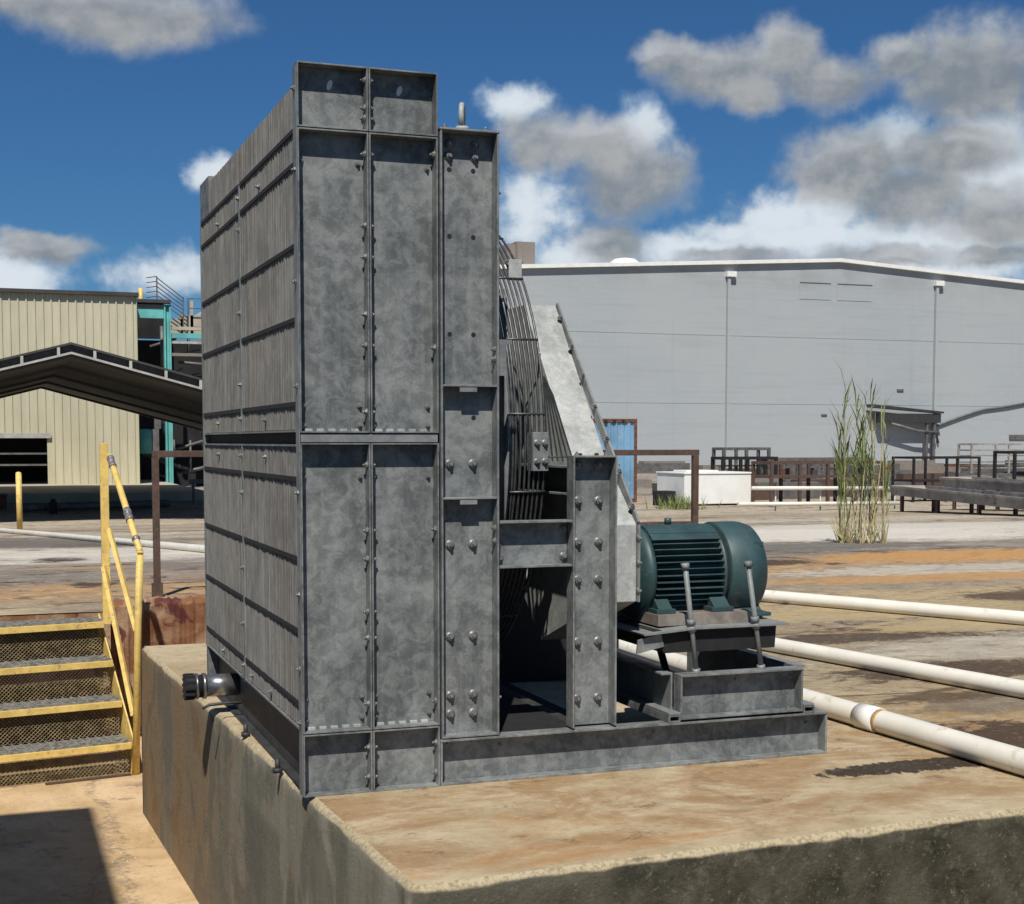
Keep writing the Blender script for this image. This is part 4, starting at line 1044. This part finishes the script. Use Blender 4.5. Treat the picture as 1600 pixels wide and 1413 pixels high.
# long troughs
def trough(label, p0, p1, w_, z0, z1, tip=True):
    t = thing('steel_trough', label, 'trough', (p0[0], p0[1], terr(p0[1])), 'long steel troughs in the yard')
    a, c = Vector((*p0, 0)), Vector((*p1, 0)); u = (c-a).normalized(); v = Vector((-u.y, u.x, 0))
    L = (c-a).length
    m = MB()
    def B(l0, l1, w0, w1, za, zb, k=1.0, mi=0):
        vs = [a+u*l+v*ww+Vector((0, 0, zz)) for l in (l0, l1) for ww in (w0, w1) for zz in (za, zb)]
        m.add(vs, [(0,1,3,2),(4,6,7,5),(0,4,5,1),(2,3,7,6),(0,2,6,4),(1,5,7,3)], mi)
    B(.3, L, 0, .04, z0+.08, z1); B(.3, L, w_-.04, w_, z0+.08, z1); B(.3, L, .0401, w_-.0401, z0+.08, z0+.12)
    B(.2, L, -.03, .0, z1-.05, z1)
    vs = [a+v*0+Vector((0, 0, z1)), a+v*w_+Vector((0, 0, z1)), a+u*.3+Vector((0, 0, z0+.08)), a+u*.3+v*w_+Vector((0, 0, z0+.08)), a+u*.3+Vector((0, 0, z1)), a+u*.3+v*w_+Vector((0, 0, z1))]
    m.add(vs, [(0, 1, 3, 2), (0, 2, 4), (1, 5, 3)])
    m.build('trough_body', 'trough', t)
    k = int(L/2.4)
    for i in range(k+1):
        for ww in (.03, w_-.09):
            m = MB(); q = a+u*(.9+i*2.4)+v*ww; zt = terr(q.y)
            m.box(q.x, q.x+.07, q.y, q.y+.07, zt, z0+.079 if ww > .05 else z1); m.build('leg', 'brown', t)
    return t, a, u, v
trough('nearer long grey steel trough on rusty legs at right', (20.1, 26.2), (17.3, 16.6), .9, -.34, -.03)
t2, a2, u2, v2 = trough('farther grey steel trough with an orange inside at right', (22.6, 27.6), (20.6, 18.6), .9, -.20, .12)
m = MB(); q = a2+u2*5.0
m.add([q+v2*.06+Vector((0, 0, .12)), q+v2*.84+Vector((0, 0, .23)), q+u2*1.2+v2*.84+Vector((0, 0, .23)), q+u2*1.2+v2*.06+Vector((0, 0, .12))], [(0, 1, 2, 3)])
m.build('orange_lining', 'orange', t2)

# reeds
def reed(label, cx, cy, n, h0, h1, spread, seed):
    random.seed(seed); g0 = terr(cy)
    t = thing('reed_clump', label, 'reeds', (cx, cy, g0), 'reeds growing from the yard')
    st_ = MB(); lf = MB()
    for i in range(n):
        a = random.uniform(0, 6.28); r = spread*math.sqrt(random.random()); bx, by = cx+r*math.cos(a), cy+r*math.sin(a)
        H = random.uniform(h0, h1)*random.choice((1, 1, .8, .55)); lx, ly = random.gauss(0, .055), random.gauss(0, .055)
        pts = [(bx+lx*q*H+.03*math.sin(q*3+i), by+ly*q*H, g0+H*q) for q in (0, .3, .6, 1)]
        st_.tube(pts, [.007, .006, .005, .002], 5, mi=0 if random.random() < .6 else 1)
        for k in range(random.randint(7, 12)):
            q = random.uniform(.25, .98); P = Vector((bx+lx*q*H, by+ly*q*H, g0+H*q)); th = random.uniform(0, 6.28)
            d = Vector((math.cos(th)*.28, math.sin(th)*.28, 1)).normalized(); s_ = Vector((-math.sin(th), math.cos(th), 0))*.008
            L = random.uniform(.2, .5)*(1 if q > .4 else .6)
            p1 = P+d*L*.55; p2 = P+d*L+Vector((math.cos(th), math.sin(th), -.4))*L*.16
            lf.add([P-s_*.4, P+s_*.4, p1+s_, p1-s_, p2], [(0, 1, 2, 3), (3, 2, 4)], mi=0 if q > .35 or random.random() < .35 else 1)
        for k in range(5):
            th = random.uniform(0, 6.28); L = random.uniform(.15, .45)
            lf.add([(bx, by, g0), (bx+.012, by, g0), (bx+math.cos(th)*.14, by+math.sin(th)*.14, g0+L)], [(0, 1, 2)], mi=1)
    st_.build('stem', ['straw', 'leaf'], t); lf.build('leaf', ['leaf', 'straw'], t)
reed('taller clump of green reeds with straw coloured stems, left of the pair', 7.93, 9.35, 13, 1.2, 1.85, .12, 3)
reed('shorter leafy clump of reeds, right of the pair', 8.03, 9.0, 13, .9, 1.55, .14, 5)
# scrub behind railing
random.seed(4); m = MB()
for k in range(160):
    x, y_ = random.gauss(18.0, .35), random.uniform(33, 34); th = random.uniform(0, 6.28); h = random.uniform(.15, .5)
    m.add([(x, y_, -.9), (x+.04, y_, -.9), (x+math.cos(th)*.15, y_+math.sin(th)*.15, -.9+h)], [(0, 1, 2)])
tag(m.build('weeds', 'leaf'), 'patch of low green weeds left of the white tank', 'weeds', kind='stuff')

# roof on posts behind the photographer's left: throws the shade on the lower ground
sh = thing('shade_roof', 'flat steel roof on posts left of the stairs approach, outside the photo', 'shelter', (-5, -3, LOW))
H_ = LOW+5.6; dx = math.sin(R(SUN_AZ))*5.6/math.tan(R(SUN_EL)); dy = math.cos(R(SUN_AZ))*5.6/math.tan(R(SUN_EL))
m = MB(); m.box(-9, -.41-dx, -9, 3.55-dy, H_, H_+.12); m.build('roof', 'roof_dark', sh)
for xx in (-8.8, -.7-dx):
    for yy in (-8.8, 3.3-dy-.2):
        m = MB(); m.box(xx, xx+.12, yy, yy+.12, LOW, H_-.001); m.build('post', 'steel_grey', sh)
# loose grit on the lower ground
random.seed(9); m = MB()
for k in range(500):
    x = random.uniform(-1.2, -.12); y_ = random.uniform(1.2, 4.2); r = random.uniform(.002, .008)
    vs = [(x+r*math.cos(a)*random.uniform(.7, 1.2), y_+r*math.sin(a), LOW) for a in (0, 1.57, 3.14, 4.71)]+[(x, y_, LOW+r*.8)]
    m.add(vs, [(0, 1, 4), (1, 2, 4), (2, 3, 4), (3, 0, 4)])
tag(m.build('grit', 'dock'), 'loose pale grit on the lower concrete', 'grit', kind='stuff')
